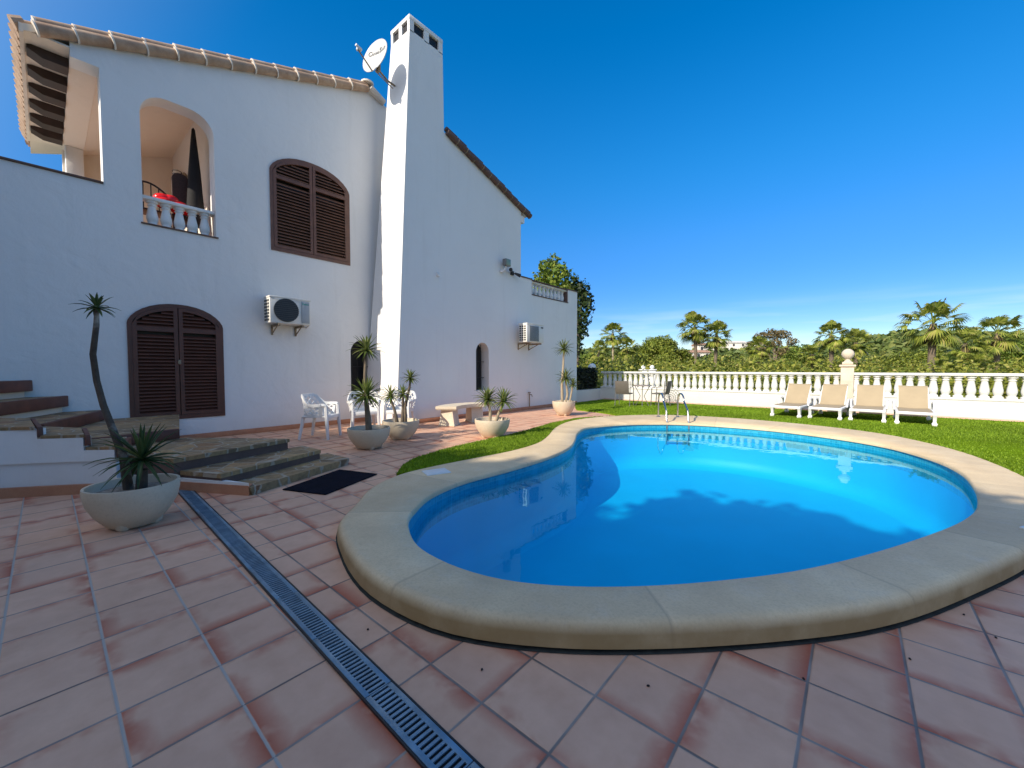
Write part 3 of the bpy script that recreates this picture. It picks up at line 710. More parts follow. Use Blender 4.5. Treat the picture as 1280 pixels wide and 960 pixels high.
# niche windows
def niche(A, X, y0, y1, zb, zs, rise):
    m = MB(); m.slab([A], -.33, -.30, yz(X)); nw = m.build('niche_window', M['black'], house)
    g_ = MB()
    for k in range(3):
        y = y0 + (y1 - y0) * (k + 1) / 4; g_.tube([(X - .20, y, zb + .01), (X - .20, y, arch_h(y, y0, y1, zs, rise) - .01)], .009, 6)
    for z in (zb + .35, zb + .8): g_.tube([(X - .20, y0, z), (X - .20, y1, z)], .008, 6)
    g_.build('grille', M['iron'], nw)
niche(A_NL, XL, 4.79, 5.36, .55, 1.72, .27); niche(A_NR, XR, 7.69, 8.20, .70, 1.78, .245)

# ------------------------------------------------------------------ fittings on the house
def ac_unit(name, label, X, y0, y1, z0, z1, wallX, round_fan, logo):
    t = thing(name, label, 'air conditioner', (wallX, (y0 + y1) / 2, z0), 0, 'air conditioning units on the house')
    Xb = X - .32
    m = MB(); m.box((Xb, y0, z0), (X, y1, z1), .015); m.box((Xb - .01, y0 - .008, z1 - .03), (X + .012, y1 + .008, z1 + .006), .006); m.build('casing', M['acbody'], t)
    W_, H_ = y1 - y0, z1 - z0
    if round_fan:
        c = (y0 + W_ * .385, z0 + H_ * .5); r = H_ * .445
        m = MB(); m.slab([[(c[0] + r * math.cos(a * math.pi / 16), c[1] + r * math.sin(a * math.pi / 16)) for a in range(32)]], .004, .016, yz(X)); gr = m.build('fan_grille', M['acgrille'], t)
        m = MB()
        for k in range(1, 12):
            z = c[1] - r + 2 * r * k / 12; w = math.sqrt(r * r - (z - c[1]) ** 2); m.box((X + .016, c[0] - w, z - .006), (X + .026, c[0] + w, z + .006))
        m.build('grille_bar', M['acbar'], gr)
        m = MB(); m.box((X + .004, y0 + W_ * .76, z0 + H_ * .06), (X + .012, y1 - .03, z1 - H_ * .10), .003); m.build('side_panel', M['acgrey'], t)
        m = MB(); m.box((X + .004, y0 + .03, z1 - .06), (X + .008, y0 + W_ * .74, z1 - .045)); m.build('front_trim', M['plastic'], t)
    else:
        m = MB(); m.box((X + .004, y0 + W_ * .13, z0 + H_ * .06), (X + .014, y0 + W_ * .68, z1 - H_ * .10), .003); gr = m.build('fan_grille', M['acgrey'], t)
        m = MB()
        for k in range(16): z = z0 + H_ * (.08 + .80 * k / 16); m.box((X + .014, y0 + W_ * .14, z), (X + .020, y0 + W_ * .67, z + .010))
        m.build('grille_bar', M['acgrille'], gr)
        m = MB(); m.box((X + .004, y0 + W_ * .82, z1 - H_ * .20), (X + .008, y0 + W_ * .95, z1 - H_ * .13)); m.build('badge', M['acgrille'], t)
    m = MB()
    for r_ in range(7):
        for c_ in range(3): m.box((Xb + .03 + c_ * .09, y0 - .006, z0 + H_ * (.08 + r_ * .12)), (Xb + .095 + c_ * .09, y0 - .002, z0 + H_ * (.08 + r_ * .12) + H_ * .075))
    m.build('side_vent', M['acgrille'], t)
    for y in (y0 + .16, y1 - .16):
        m = MB(); m.box((wallX + .002, y - .02, z0 - .055), (X + .02, y + .02, z0 - .012), .004); m.box((wallX + .002, y - .02, z0 - .22), (wallX + .02, y + .02, z0 - .05), .004)
        m.tube([(wallX + .01, y, z0 - .20), (X - .08, y, z0 - .04)], .012, 6); m.build('bracket', M['bracket'], t)
    m = MB(); m.tube([(X - .2, y1 + .01, z0 + .12), (X - .2, y1 + .05, z0 + .02), (wallX + .05, y1 + .05, z0 - .02), (wallX + .0, y1 + .04, z0 + .0)], .018, 8); m.build('pipe', M['plastic'], t)
    if logo: text_part('badge', logo, .052, (X + .0125, y0 + W_ * .775, z1 - H_ * .225), M['teal'], t)
    return t
def text_mesh(body, size, extr=.001):
    cu = bpy.data.curves.new('t', 'FONT'); cu.body = body; cu.size = size; cu.extrude = extr; cu.offset = size * .03
    o = bpy.data.objects.new('t', cu); COL.objects.link(o); dg = bpy.context.evaluated_depsgraph_get(); dg.update()
    me = o.evaluated_get(dg).to_mesh(); v = [x.co.copy() for x in me.vertices]; f = [list(p.vertices) for p in me.polygons]
    bpy.data.objects.remove(o); return v, f
def text_part(name, body, size, at, mat, parent, axes=None, sx=1., dish=False):
    v, f = text_mesh(body, size)
    ax = axes or (Vector((0, 1, 0)), Vector((0, 0, 1)), Vector((1, 0, 0)))
    if dish:   # wrap the letters onto the paraboloid
        q_ = [(at[0] + p.x, at[1] + p.y, p.z) for p in v]; W3 = [c0 + ax[0] * x + ax[1] * y + ax[2] * (.006 + z - .06 * max(0, 1 - (x / .36) ** 2 - (y / .41) ** 2)) for x, y, z in q_]
        m = MB(); m.add(W3, f); return m.build(name, mat, parent, ang=0)
    m = MB(); m.add([Vector(at) + ax[0] * p.x * sx + ax[1] * p.y + ax[2] * p.z for p in v], f); return m.build(name, mat, parent, ang=0)
ac_unit('air_conditioner', 'white wall air conditioner with round black fan grille beneath the upper shutters', -8.80, 2.93, 3.71, 2.22, 2.75, XL, True, 'Daitsu')
ac_unit('air_conditioner', 'white wall air conditioner with square grey grille below the small terrace balusters', -7.40, 9.33, 10.17, 2.10, 2.66, XR, False, None)
# satellite dish
dt = thing('satellite_dish', 'white satellite dish on the sunlit side of the chimney', 'satellite dish', (-8.45, 5.5, 8.0))
nrm = Vector((.22, -.95, .22)).normalized(); ux = Vector((0, 0, 1)).cross(nrm).normalized(); uy = nrm.cross(ux); c0 = Vector((-8.32, 5.0, 8.30))
m = MB(); rings_ = 7; ns = 36; vs = [c0 - nrm * .06]
for k in range(1, rings_ + 1):
    for a in range(ns):
        r_ = k / rings_; th = 2 * math.pi * a / ns; vs.append(c0 + ux * (.36 * r_ * math.cos(th)) + uy * (.41 * r_ * math.sin(th)) - nrm * .06 * (1 - r_ * r_))
fs = [[0, 1 + a, 1 + (a + 1) % ns] for a in range(ns)]
for k in range(rings_ - 1):
    for a in range(ns): fs.append([1 + k * ns + a, 1 + (k + 1) * ns + a, 1 + (k + 1) * ns + (a + 1) % ns, 1 + k * ns + (a + 1) % ns])
n0 = len(vs); vs2 = [v - nrm * .012 for v in vs]
m.add(vs + vs2, fs + [[i + n0 for i in f][::-1] for f in fs] + [[1 + (rings_ - 1) * ns + a, 1 + (rings_ - 1) * ns + (a + 1) % ns, n0 + 1 + (rings_ - 1) * ns + (a + 1) % ns, n0 + 1 + (rings_ - 1) * ns + a] for a in range(ns)])
refl = m.build('reflector', M['dish'], dt)
lnb = c0 + nrm * .43 - uy * .24; foot = c0 - uy * .40
m = MB(); m.tube([foot - nrm * .02, foot.lerp(lnb, .5) - uy * .02, lnb - uy * .05], .014, 8); m.build('feed_arm', M['bracket'], dt)
m = MB(); m.tube([lnb - nrm * .09, lnb - nrm * .07, lnb - nrm * .01, lnb + nrm * .05], [.035, .042, .03, .026], 12); m.tube([lnb - uy * .09, lnb], .022, 8); m.build('feed_head', M['plastic'], dt)
m = MB(); back = c0 - nrm * .08 - uy * .22; m.tube([back, back - nrm * .10, Vector((-8.40, 5.36, 7.98)), Vector((-8.40, 5.62, 7.96))], .022, 8); m.box(tuple(back + Vector((-.06, .03, -.08))), tuple(back + Vector((.06, .09, .08))), .01); m.tube([back - uy * .1, Vector((-8.38, 5.5, 7.86))], .012, 6); m.build('mount', M['bracket'], dt)
for body, dx, sz in (('C', -.25, .15), ('ANAL', -.155, .085), ('S', .075, .15), ('AT', .165, .085)): text_part('lettering', body, sz, (dx, .09, 0), M['print'], refl, (ux, uy, nrm), dish=True)
# wall lamps
t = thing('floodlight', 'small square greenish floodlight on the wing wall under the eave', 'lamp', (XR, 8.74, 4.2))
m = MB(); m.box((XR + .10, 8.66, 4.26), (XR + .24, 8.88, 4.46), .012); m.build('housing', M['alu'], t)
m = MB(); m.box((XR + .242, 8.68, 4.28), (XR + .25, 8.86, 4.44), .004); m.build('lens', M['greenglass'], t)
m = MB(); m.tube([(XR + .0, 8.70, 4.12), (XR + .13, 8.72, 4.14), (XR + .16, 8.76, 4.27)], .03, 8); m.lathe([(.0, 0), (.06, .01), (.06, .07), (.0, .09)], (XR + .05, 8.70, 4.08), 12); m.build('sensor_arm', M['plastic'], t)
t = thing('twin_spotlight', 'black twin headed spotlight beside the terrace parapet', 'lamp', (XR, 9.2, 4.15))
m = MB(); m.box((XR + .0, 9.12, 4.10), (XR + .06, 9.24, 4.22), .01); m.build('base', M['iron'], t)
for dy, dz in ((-.16, .02), (.14, -.06)):
    m = MB(); m.tube([(XR + .05, 9.18, 4.16), (XR + .11, 9.18 + dy * .6, 4.17 + dz * .5)], .016, 6); m.tube([(XR + .08, 9.18 + dy * .5, 4.18 + dz * .4), (XR + .18, 9.18 + dy * 1.5, 4.17 + dz * 1.3)], [.03, .055], 12); m.build('lamp_head', M['iron'], t)
t = thing('wall_sensor', 'tiny white sensor alone on the middle of the wing wall', 'sensor', (XR, 6.37, 3.62))
m = MB(); m.box((XR, 6.33, 3.58), (XR + .04, 6.41, 3.68), .01); m.build('housing', M['plastic'], t)
m = MB(); m.lathe([(.0, -.04), (.025, -.03), (.03, 0), (.02, .02), (0, .03)], (XR + .06, 6.37, 3.60), 10); m.build('lens', M['globe'], t)
t = thing('garden_tap', 'small brown standpipe tap against the foot of the wing wall', 'tap', (XR + .05, 10.0, 0))
m = MB(); m.tube([(XR + .05, 10, .10), (XR + .05, 10, .52)], .018, 8); m.build('pipe', M['bracket'], t)
m = MB(); m.tube([(XR + .05, 10, .48), (XR + .14, 10, .48), (XR + .16, 10, .42)], .014, 8); m.box((XR + .02, 9.96, .53), (XR + .08, 10.04, .56), .006); m.build('spout', M['bracket'], t)

# things inside the upper porch
t = thing('garden_parasol', 'closed black parasol standing inside the upper balcony', 'parasol', (-9.95, 2.03, 3.757))
m = MB(); m.lathe([(.03, .0), (.03, .45)], (-9.95, 2.03, 3.757), 8); m.build('pole', M['iron'], t)
m = MB(); m.lathe([(.15, .36), (.16, .42), (.13, .9), (.10, 1.4), (.05, 2.0), (.028, 2.22), (.0, 2.26)], (-9.95, 2.03, 3.757), 12); m.build('canopy', M['charcoal'], t)
m = MB(); m.lathe([(.22, .0), (.22, .05), (.05, .08)], (-9.95, 2.03, 3.757), 16); m.build('base', M['iron'], t)
t = thing('wicker_chair', 'dark brown wicker chair back seen above the balcony balusters', 'chair', (-10.1, 1.85, 3.757))
m = MB(); m.slab([rrect(1.70, 1.96, 4.1, 5.10, .12)], -.03, .03, yz(-10.1)); m.build('backrest', M['wicker'], t)
m = MB(); m.box((-10.1, 1.62, 4.12), (-9.72, 1.96, 4.2), .03); m.build('seat', M['wicker'], t)
for dx, y in ((-10.08, 1.66), (-10.08, 1.93), (-9.75, 1.66), (-9.75, 1.93)):
    m = MB(); m.tube([(dx, y, 3.757), (dx, y, 4.13)], .02, 6); m.build('leg', M['wicker'], t)
t = thing('iron_chair', 'black wrought iron chair with curved back behind the balcony balusters', 'chair', (-10.0, 1.35, 3.757))
pts = [(-10.0, 1.05 + .55 * k / 10, 4.50 + .24 * math.sin(math.pi * (k + 2.2) / 14)) for k in range(11)]
m = MB(); m.tube(pts, .018, 6)
for k in (0, 2, 4, 6, 8, 10): m.tube([pts[k], (pts[k][0], pts[k][1], 4.15)], .010, 5)
m.build('backrest', M['iron'], t)
m = MB(); m.box((-10.0, 1.05, 4.13), (-9.62, 1.60, 4.16), .01); m.build('seat', M['iron'], t)
for dx, y in ((-9.99, 1.07), (-9.99, 1.58), (-9.64, 1.07), (-9.64, 1.58)):
    m = MB(); m.tube([(dx, y, 3.757), (dx, y, 4.14)], .014, 6); m.build('leg', M['iron'], t)
m = MB()
bmx = bmesh.new()
for (x, y, z, q_) in ((-9.72, 1.50, 4.40, .13), (-9.70, 1.61, 4.42, .11), (-9.74, 1.74, 4.35, .12), (-9.72, 1.86, 4.30, .11), (-9.66, 1.52, 4.32, .13), (-9.68, 1.72, 4.30, .14)):
    bmesh.ops.create_icosphere(bmx, subdivisions=3, radius=q_, matrix=Matrix.Translation((x, y, z)) @ Matrix.Diagonal((1, 1.1, .85, 1)))
m.bm(bmx); o = m.build('inflatable_toy', M['red'], ang=60); tag(o, 'glossy bright red lumpy inflatable behind the balcony rail', 'inflatable')
t = thing('wall_lamp', 'small oval lamp on the inner wall of the upper porch', 'lamp', (-12.2, 2.24, 5.85))
m = MB(); m.lathe([(.0, -.14), (.07, -.10), (.09, 0), (.07, .10), (0, .14)], (-12.2, 2.16, 5.85), 12); m.build('shade', M['globe'], t)
m = MB(); 
for z in (-.07, 0, .07): m.lathe([(.092, z - .006), (.096, z), (.092, z + .006)], (-12.2, 2.16, 5.85), 12, cap=False)
m.box((-12.25, 2.22, 5.79), (-12.15, 2.248, 5.91)); m.build('cage', M['iron'], t)
m = MB(); m.lathe([(0, -.12), (.05, -.1), (.05, .02), (.02, .06)], (-11.7, 2.2, 5.70), 10); tag(m.build('intercom', M['bracket']), 'small round tan fitting beside the porch lamp', 'fitting')

# ------------------------------------------------------------------ stone stairs
st = thing('garden_stairs', 'winding flagstone garden stairs with red brown nosings against the house', 'stairs', (-6.5, .9, 0))
def tread(poly, z0, z1, nose, thick=.05):
    """flagstone slab on a rendered core; nose = indices of the front edge that carries a nosing"""
    a = MB(); a.slab([poly], z1, z1 - .045, flat); a.build('tread', M['flag'], st)
    c = MB(); cx = sum(p[0] for p in poly) / len(poly); cy = sum(p[1] for p in poly) / len(poly)
    c.slab([[(p[0] + (cx - p[0]) * .02, p[1] + (cy - p[1]) * .02) for p in poly]], z1 - .046, z0, flat); return c
def nosing(p, q, z0, z1, mat, depth=.05):
    p, q = Vector((*p, 0)), Vector((*q, 0)); d = (q - p).normalized(); n = Vector((d.y, -d.x, 0))
    m = MB(); A_ = Matrix(((d.x, n.x, 0, p.x), (d.y, n.y, 0, p.y), (0, 0, 1, 0), (0, 0, 0, 1)))
    m.box((0, -depth, z0), ((q - p).length, .012, z1), .012, mat=A_); return m.build('nosing', mat, st)
P1 = [(-4.66, 1.34), (-5.19, 2.66), (-5.75, 2.62), (-5.45, 1.06)]
P2 = [(-4.98, 1.16), (-5.46, 2.40), (-5.95, 2.36), (-5.60, .86)]
P3 = [(-5.45, .86), (-5.84, 2.15), (-7.06, 1.25), (-6.82, .25)]
tread(P1, 0, .085, 0).build('core', M['flag'], st); tread(P2, .0, .205, 0).build('core', M['darkcap'], st); tread(P3, .0, .345, 0).build('core', M['darkcap'], st)
P4 = [(-6.74, .27), (-6.96, 1.17), (-9.18, 1.55), (-9.18, .50), (-7.30, -.08)]
tread(P4, 0, .485, 0).build('core', M['render'], st); nosing((-6.73, .27), (-6.95, 1.17), .352, .488, M['nosing'])
P5 = [(-7.33, -.07), (-9.18, .58), (-9.18, .13), (-7.95, -.42), (-7.4, -.5)]
tread(P5, 0, .64, 0).build('core', M['render'], st); nosing((-9.18, .585), (-7.33, -.065), .485, .643, M['nosing'])
P6 = [(-7.75, -.50), (-9.18, .17), (-9.18, -.22), (-8.0, -.8)]
tread(P6, 0, .885, 0).build('core', M['eave_cream'], st); nosing((-9.18, .185), (-7.72, -.49), .725, .89, M['nosing'])
P7 = [(-8.0, -.72), (-9.18, -.17), (-9.18, -2.8), (-7.6, -2.8)]
tread(P7, 0, 1.13, 0).build('core', M['eave_cream'], st); nosing((-9.18, -.16), (-7.98, -.70), .975, 1.135, M['nosing'])
# rendered side wall stepping down along the curve, low ledge, red skirting
cv = [(-7.0, -2.8), (-6.72, -1.4), (-6.50, -.36), (-6.29, -.07), (-6.05, .24), (-5.85, .45), (-5.45, .90), (-4.69, 1.33)]
def inw(p, d): return (p[0] - d * .80, p[1] + d * .45)
def wallrun(pts, z0, z1, d0, d1): m = MB(); m.slab([[inw(p, d0) for p in pts] + [inw(p, d1) for p in pts[::-1]]], z0, z1, flat); return m
mw = MB()
for pts, zt_w in ((cv[:4], .715), (cv[3:5], .62), (cv[4:6], .485)):
    q_ = wallrun(pts, .34, zt_w - .03, .0, .14); mw.add(q_.v, q_.f)
q_ = wallrun(cv[:6], .08, .338, .028, .14); mw.add(q_.v, q_.f)
mw.build('side_wall', M['render'], st)
for poly, z in (([(-6.28, -.08), (-6.50, -.36), (-6.72, -1.4), (-7.0, -2.8), (-7.62, -2.8), (-7.9, -.46), (-7.42, -.13)], .715), ([(-6.04, .25), (-6.285, -.065), (-7.36, -.07), (-6.78, .25)], .62), ([(-5.84, .46), (-6.045, .255), (-6.72, .275), (-6.62, .62)], .485)):
    m = MB(); m.slab([poly], z, z - .032, flat); m.build('tread', M['flag'], st)
    m = MB(); m.slab([[inw(p, .11) for p in poly]], z - .033, .05, flat); m.build('core', M['flag'], st)
nosing((-7.40, -.115), (-6.27, -.055), .60, .712, M['nosing'], .03); nosing((-6.76, .275), (-6.02, .262), .50, .617, M['nosing'], .03); nosing((-6.60, .63), (-5.82, .475), .36, .482, M['nosing'], .03)
m = MB(); m.slab([[cv[5], cv[6], cv[7], (-4.98, 1.22), (-5.55, .95), (-6.2, .75)]], .05, .13, flat); m.build('ledge', M['render'], st)
m = MB(); skp = [(x + .012, y - .006) for x, y in cv] + [(x - .06, y + .05) for x, y in cv[::-1]]; m.slab([skp], 0.0, .10, flat); m.build('skirting', M['terracotta'], st)
# doormat
m = MB(); dm = [(-4.10, 1.84), (-4.42, 2.62), (-4.98, 2.42), (-4.62, 1.62)]; m.slab([dm], .004, .014, flat); t = m.build('doormat', M['mat'])
tag(t, 'navy blue rectangular doormat at the foot of the flagstone steps', 'doormat')
# linear drain
dr = thing('drain_channel', 'long grey slotted metal drain running across the patio tiles', 'drain', (-5.4, .935, 0))
dv = Vector((4.43, -.11, 0)).normalized(); dn = Vector((-dv.y, dv.x, 0)); p0 = Vector((-5.42, .935, 0))
AX = Matrix(((dv.x, dn.x, 0, p0.x), (dv.y, dn.y, 0, p0.y), (0, 0, 1, 0), (0, 0, 0, 1)))
m = MB(); m.box((0, -.06, .002), (6.5, .06, .005), mat=AX); m.build('channel', M['black'], dr)  # flat black plate painted as the shade seen down the slots
m = MB(); m.box((0, -.066, .001), (6.5, -.058, .014), .002, mat=AX); m.box((0, .058, .001), (6.5, .066, .014), .002, mat=AX); m.build('frame', M['iron'], dr)
x = 0
while x < 6.4:
    m = MB(); L = .5; nb = 20
    m.box((x + .002, -.057, .006), (x + L - .002, -.036, .013), .001, mat=AX); m.box((x + .002, .036, .006), (x + L - .002, .057, .013), .001, mat=AX)
    for k in range(nb + 1):
        w = .0075 if k in (0, nb) else .006; xx = x + L * k / nb; m.box((max(x + .002, xx - w), -.037, .007), (min(x + L - .002, xx + w), .037, .0125), mat=AX)
    m.build('grate', M['drain'], dr); x += L

# ------------------------------------------------------------------ planters and yuccas
def pot_mesh(r=.335, h=.34):
    P = [(.48, .03), (.55, .06), (.78, .32), (.93, .58), (.985, .80), (1.0, .93), (.99, 1.0), (.93, 1.0), (.91, .95), (.90, .80), (.88, .78)]
    return [(a * r, z * h) for a, z in P]
def make_pot(label, loc, r, h, rz):
    t = thing('plant_pot', label, 'plant pot', loc, rz, 'stone bowl planters')
    m = MB(); m.lathe(pot_mesh(r, h), n=40, cap=False); m.lathe([(0, .03 * h), (.48 * r, .03 * h)], n=40, cap=False); local(m, t).build('bowl', M['pot'], t, ang=50)
    for k in range(4):
        a = math.pi / 4 + k * math.pi / 2; m = MB(); m.lathe([(.10 * r, 0), (.16 * r, .02), (.20 * r, .22 * h), (.12 * r, .30 * h)], (math.cos(a) * r * .46, math.sin(a) * r * .46, 0), 10); local(m, t).build('foot', M['pot'], t)
    m = MB(); m.lathe([(.0, .83 * h), (.5 * r, .845 * h), (.90 * r, .80 * h)], n=30, cap=False); local(m, t).build('soil', M['soil'], t)
    return t
def rosette(c, rad, n, seed, up=.25, width=.028, droop=.25, tilt=Vector((0, 0, 1))):
    r_ = random.Random(seed); V = []; F = []
    c = Vector(c); q = Vector((0, 0, 1)).rotation_difference(tilt)
    for i in range(n):
        az = i * 2.39996 + r_.uniform(-.2, .2); s_ = (i + .5) / n; el = R(82) - s_ * R(125) + r_.uniform(-.12, .12)
        L = rad * (.75 + .35 * math.sin(math.pi * min(1, s_ + .15))) * r_.uniform(.85, 1.1)
        d = Vector((math.cos(az) * math.cos(el), math.sin(az) * math.cos(el), math.sin(el))); d = q @ d
        side = d.cross(Vector((0, 0, 1))); side = side.normalized() if side.length > .05 else Vector((1, 0, 0)); nn = side.cross(d)
        ks = [0, .25, .55, .8, 1.]; ws = [.6, 1., .95, .55, .04]; o = len(V)
        for k, w in zip(ks, ws):
            p = c + d * (L * k) - Vector((0, 0, 1)) * droop * L * k * k * k * math.cos(el); ww = side * width * w * .5
            V += [p - ww + nn * width * .22 * w, p - nn * width * .05, p + ww + nn * width * .22 * w]
        for k in range(4):
            b0 = o + 3 * k; F += [[b0, b0 + 1, b0 + 4, b0 + 3], [b0 + 1, b0 + 2, b0 + 5, b0 + 4]]
    m = MB(); m.add(V, F); return m
def yucca(label, base, stems, leafmat, barkmat, seed):
    """stems: list of (path points, radii, [rosettes (centre, radius, count)]) in world metres"""
    t = thing('yucca', label, 'yucca', base, 0, 'yuccas in stone bowls')
    for k, (pts, rr, ros) in enumerate(stems):
        if pts: m = MB(); m.tube(pts, rr, 10); m.build('trunk', barkmat, t)
        for j, (c, rad, n) in enumerate(ros): rosette(c, rad, n, seed * 31 + k * 7 + j, width=.020 + .012 * min(1, rad / .35)).build('leaf_rosette', leafmat, t, recalc=False)
    return t
make_pot('wide stone bowl planter with tall bare yucca beside the stairs', (-4.55, .455, 0), .305, .35, .2)
yucca('tall leaning yucca with bare trunk and tiny top tuft beside the stairs', (-4.62, .44, .30),
      [([(-4.60, .43, .28), (-4.62, .41, .55), (-4.68, .36, .78), (-4.745, .31, 1.0), (-4.785, .28, 1.20), (-4.80, .265, 1.42), (-4.77, .29, 1.66), (-4.765, .295, 1.78)], [.036, .029, .025, .023, .022, .021, .019, .015], [((-4.765, .295, 1.80), .15, 22)]),
       ([(-4.52, .50, .28), (-4.51, .51, .46)], [.04, .035], [((-4.51, .51, .54), .35, 50)])], M['yucca_dark'], M['mottled'], 3)
make_pot('stone bowl planter with two tier yucca nearest the doormat', (-6.02, 3.43, 0), .335, .34, .5)
yucca('two tier yucca with one straight stem between the white chairs and the lawn', (-6.02, 3.43, .28),
      [([(-6.02, 3.43, .27), (-6.0, 3.40, .55), (-5.99, 3.37, .80), (-5.995, 3.36, 1.2), (-5.98, 3.37, 1.55)], [.055, .045, .035, .027, .022], [((-6.0, 3.38, .86), .36, 80), ((-5.97, 3.38, 1.60), .30, 52)])], M['yucca'], M['bark'], 5)
make_pot('stone bowl planter standing partly in shade before the chimney foot', (-6.38, 4.28, 0), .335, .35, .9)
yucca('branching yucca with three small heads before the chimney foot', (-6.38, 4.28, .28),
      [([(-6.40, 4.22, .28), (-6.42, 4.17, .55), (-6.46, 4.12, .74)], [.034, .026, .022], [((-6.46, 4.12, .80), .24, 40)]),
       ([(-6.34, 4.28, .28), (-6.31, 4.28, .55), (-6.28, 4.26, .78)], [.034, .028, .022], [((-6.28, 4.26, .83), .22, 36)]),
       ([(-6.31, 4.33, .28), (-6.27, 4.30, .6), (-6.19, 4.34, .95), (-6.17, 4.35, 1.08)], [.034, .028, .022, .018], [((-6.17, 4.35, 1.13), .20, 40)])], M['yucca'], M['bark'], 8)
make_pot('stone bowl planter in full sun at the edge of the lawn', (-5.20, 5.50, 0), .335, .35, .3)
yucca('low twin headed yucca in full sun at the edge of the lawn', (-5.20, 5.50, .28),
      [([(-5.22, 5.45, .28), (-5.20, 5.45, .48), (-5.22, 5.42, .66)], [.032, .028, .024], [((-5.24, 5.41, .72), .30, 60)]),
       ([(-5.16, 5.54, .28), (-5.08, 5.56, .48), (-5.02, 5.59, .62)], [.032, .028, .024], [((-5.0, 5.60, .68), .31, 60)])], M['yucca'], M['palebark'], 11)
make_pot('stone bowl planter at the far corner of the house', (-6.16, 9.42, 0), .32, .40, .1)
yucca('tall pale stemmed yucca at the far corner of the house', (-6.16, 9.42, .3),
      [([(-6.18, 9.38, .3), (-6.18, 9.36, .9), (-6.15, 9.38, 1.4), (-6.14, 9.38, 1.78)], [.045, .036, .03, .024], [((-6.14, 9.38, 1.84), .34, 54)]),
       ([(-6.12, 9.44, .3), (-6.06, 9.46, .6), (-6.10, 9.42, .98)], [.038, .032, .026], [((-6.10, 9.42, 1.03), .34, 54)]),
       ([(-6.03, 9.50, .3), (-5.95, 9.54, .8)], [.03, .022], [((-5.94, 9.55, .86), .24, 40)])], M['yucca'], M['palebark'], 14)

# ------------------------------------------------------------------ white plastic chairs
def make_chair(label, loc, rz):
    t = thing('garden_chair', label, 'chair', loc, rz, 'white plastic garden chairs')
    top = lambda u: .80 - .17 * sm((abs(u) - .30) / .38)
    def pt(u, v):
        a = u * R(118); k = .90 + .17 * v; z = .43 + (top(u) - .43) * v
        return Vector((.295 * math.copysign(abs(math.sin(a)) ** .8, a) * k, -.27 * math.cos(a) * k + .02, z))
    def nrm(u, v):
        a = u * R(118); return Vector((math.sin(a), -math.cos(a), 0))
    m = MB(); N = 44
    def strip(path, w, th=.012):
        for (u0, v0), (u1, v1) in zip(path, path[1:]):
            p, q = pt(u0, v0), pt(u1, v1); d = (q - p).normalized(); n = nrm((u0 + u1) / 2, 0); s_ = d.cross(n).normalized() * w
            m.add([p - s_, p + s_, q + s_, q - s_] + [x + n * th for x in (p - s_, p + s_, q + s_, q - s_)], [[0, 1, 2, 3], [4, 5, 6, 7], [0, 1, 5, 4], [2, 3, 7, 6], [1, 2, 6, 5], [3, 0, 4, 7]])
    for band, w in ((1.0, .028), (.04, .03)): strip([(-1 + 2 * k / N, band) for k in range(N + 1)], w, .02)
    for sg in (-1, 1): strip([(sg, k / 4) for k in range(5)], .03, .022)
    nd = 9
    for k in range(-5, nd + 1):
        for sg in (1, -1):
            path = []
            for j in range(9):
                v = j / 8; u = -1 + 2 * k / nd + v * .66
                if -1 <= u <= 1: path.append((sg * u, v))
            if len(path) > 1: strip(path, .011)
    local(m, t).build('backrest', M['plastic'], t)
    m = MB(); m.box((-.25, -.22, .40), (.25, .25, .435), .015); m.box((-.26, .235, .36), (.26, .262, .436), .012); local(m, t).build('seat', M['plastic'], t)
    for sx in (-1, 1):
        m = MB(); m.tube([(sx * .245, .235, .62), (sx * .245, .245, .40), (sx * .26, .27, 0)], [.03, .034, .024], 6)
        m.tube([(sx * .27, .12, .632), (sx * .262, .20, .632), (sx * .245, .235, .615)], [.028, .034, .03], 6); local(m, t).build('leg', M['plastic'], t)
        m = MB(); m.tube([(sx * .20, -.20, .42), (sx * .24, -.27, 0)], [.034, .024], 6); local(m, t).build('leg', M['plastic'], t)
    return t
# local +Y is the way a chair faces
ch = make_chair('white lattice plastic chair turned sideways nearest the shuttered door', (-7.66, 3.36, 0), R(40 - 90))
copy_tree(ch, (-7.72, 4.30, 0), R(-48 - 90 + 25), 'white lattice plastic chair facing the pool behind the two tier yucca')
copy_tree(ch, (-7.35, 4.92, 0), R(-80 - 90 + 30), 'white lattice plastic chair half hidden behind the pot at the chimney foot')

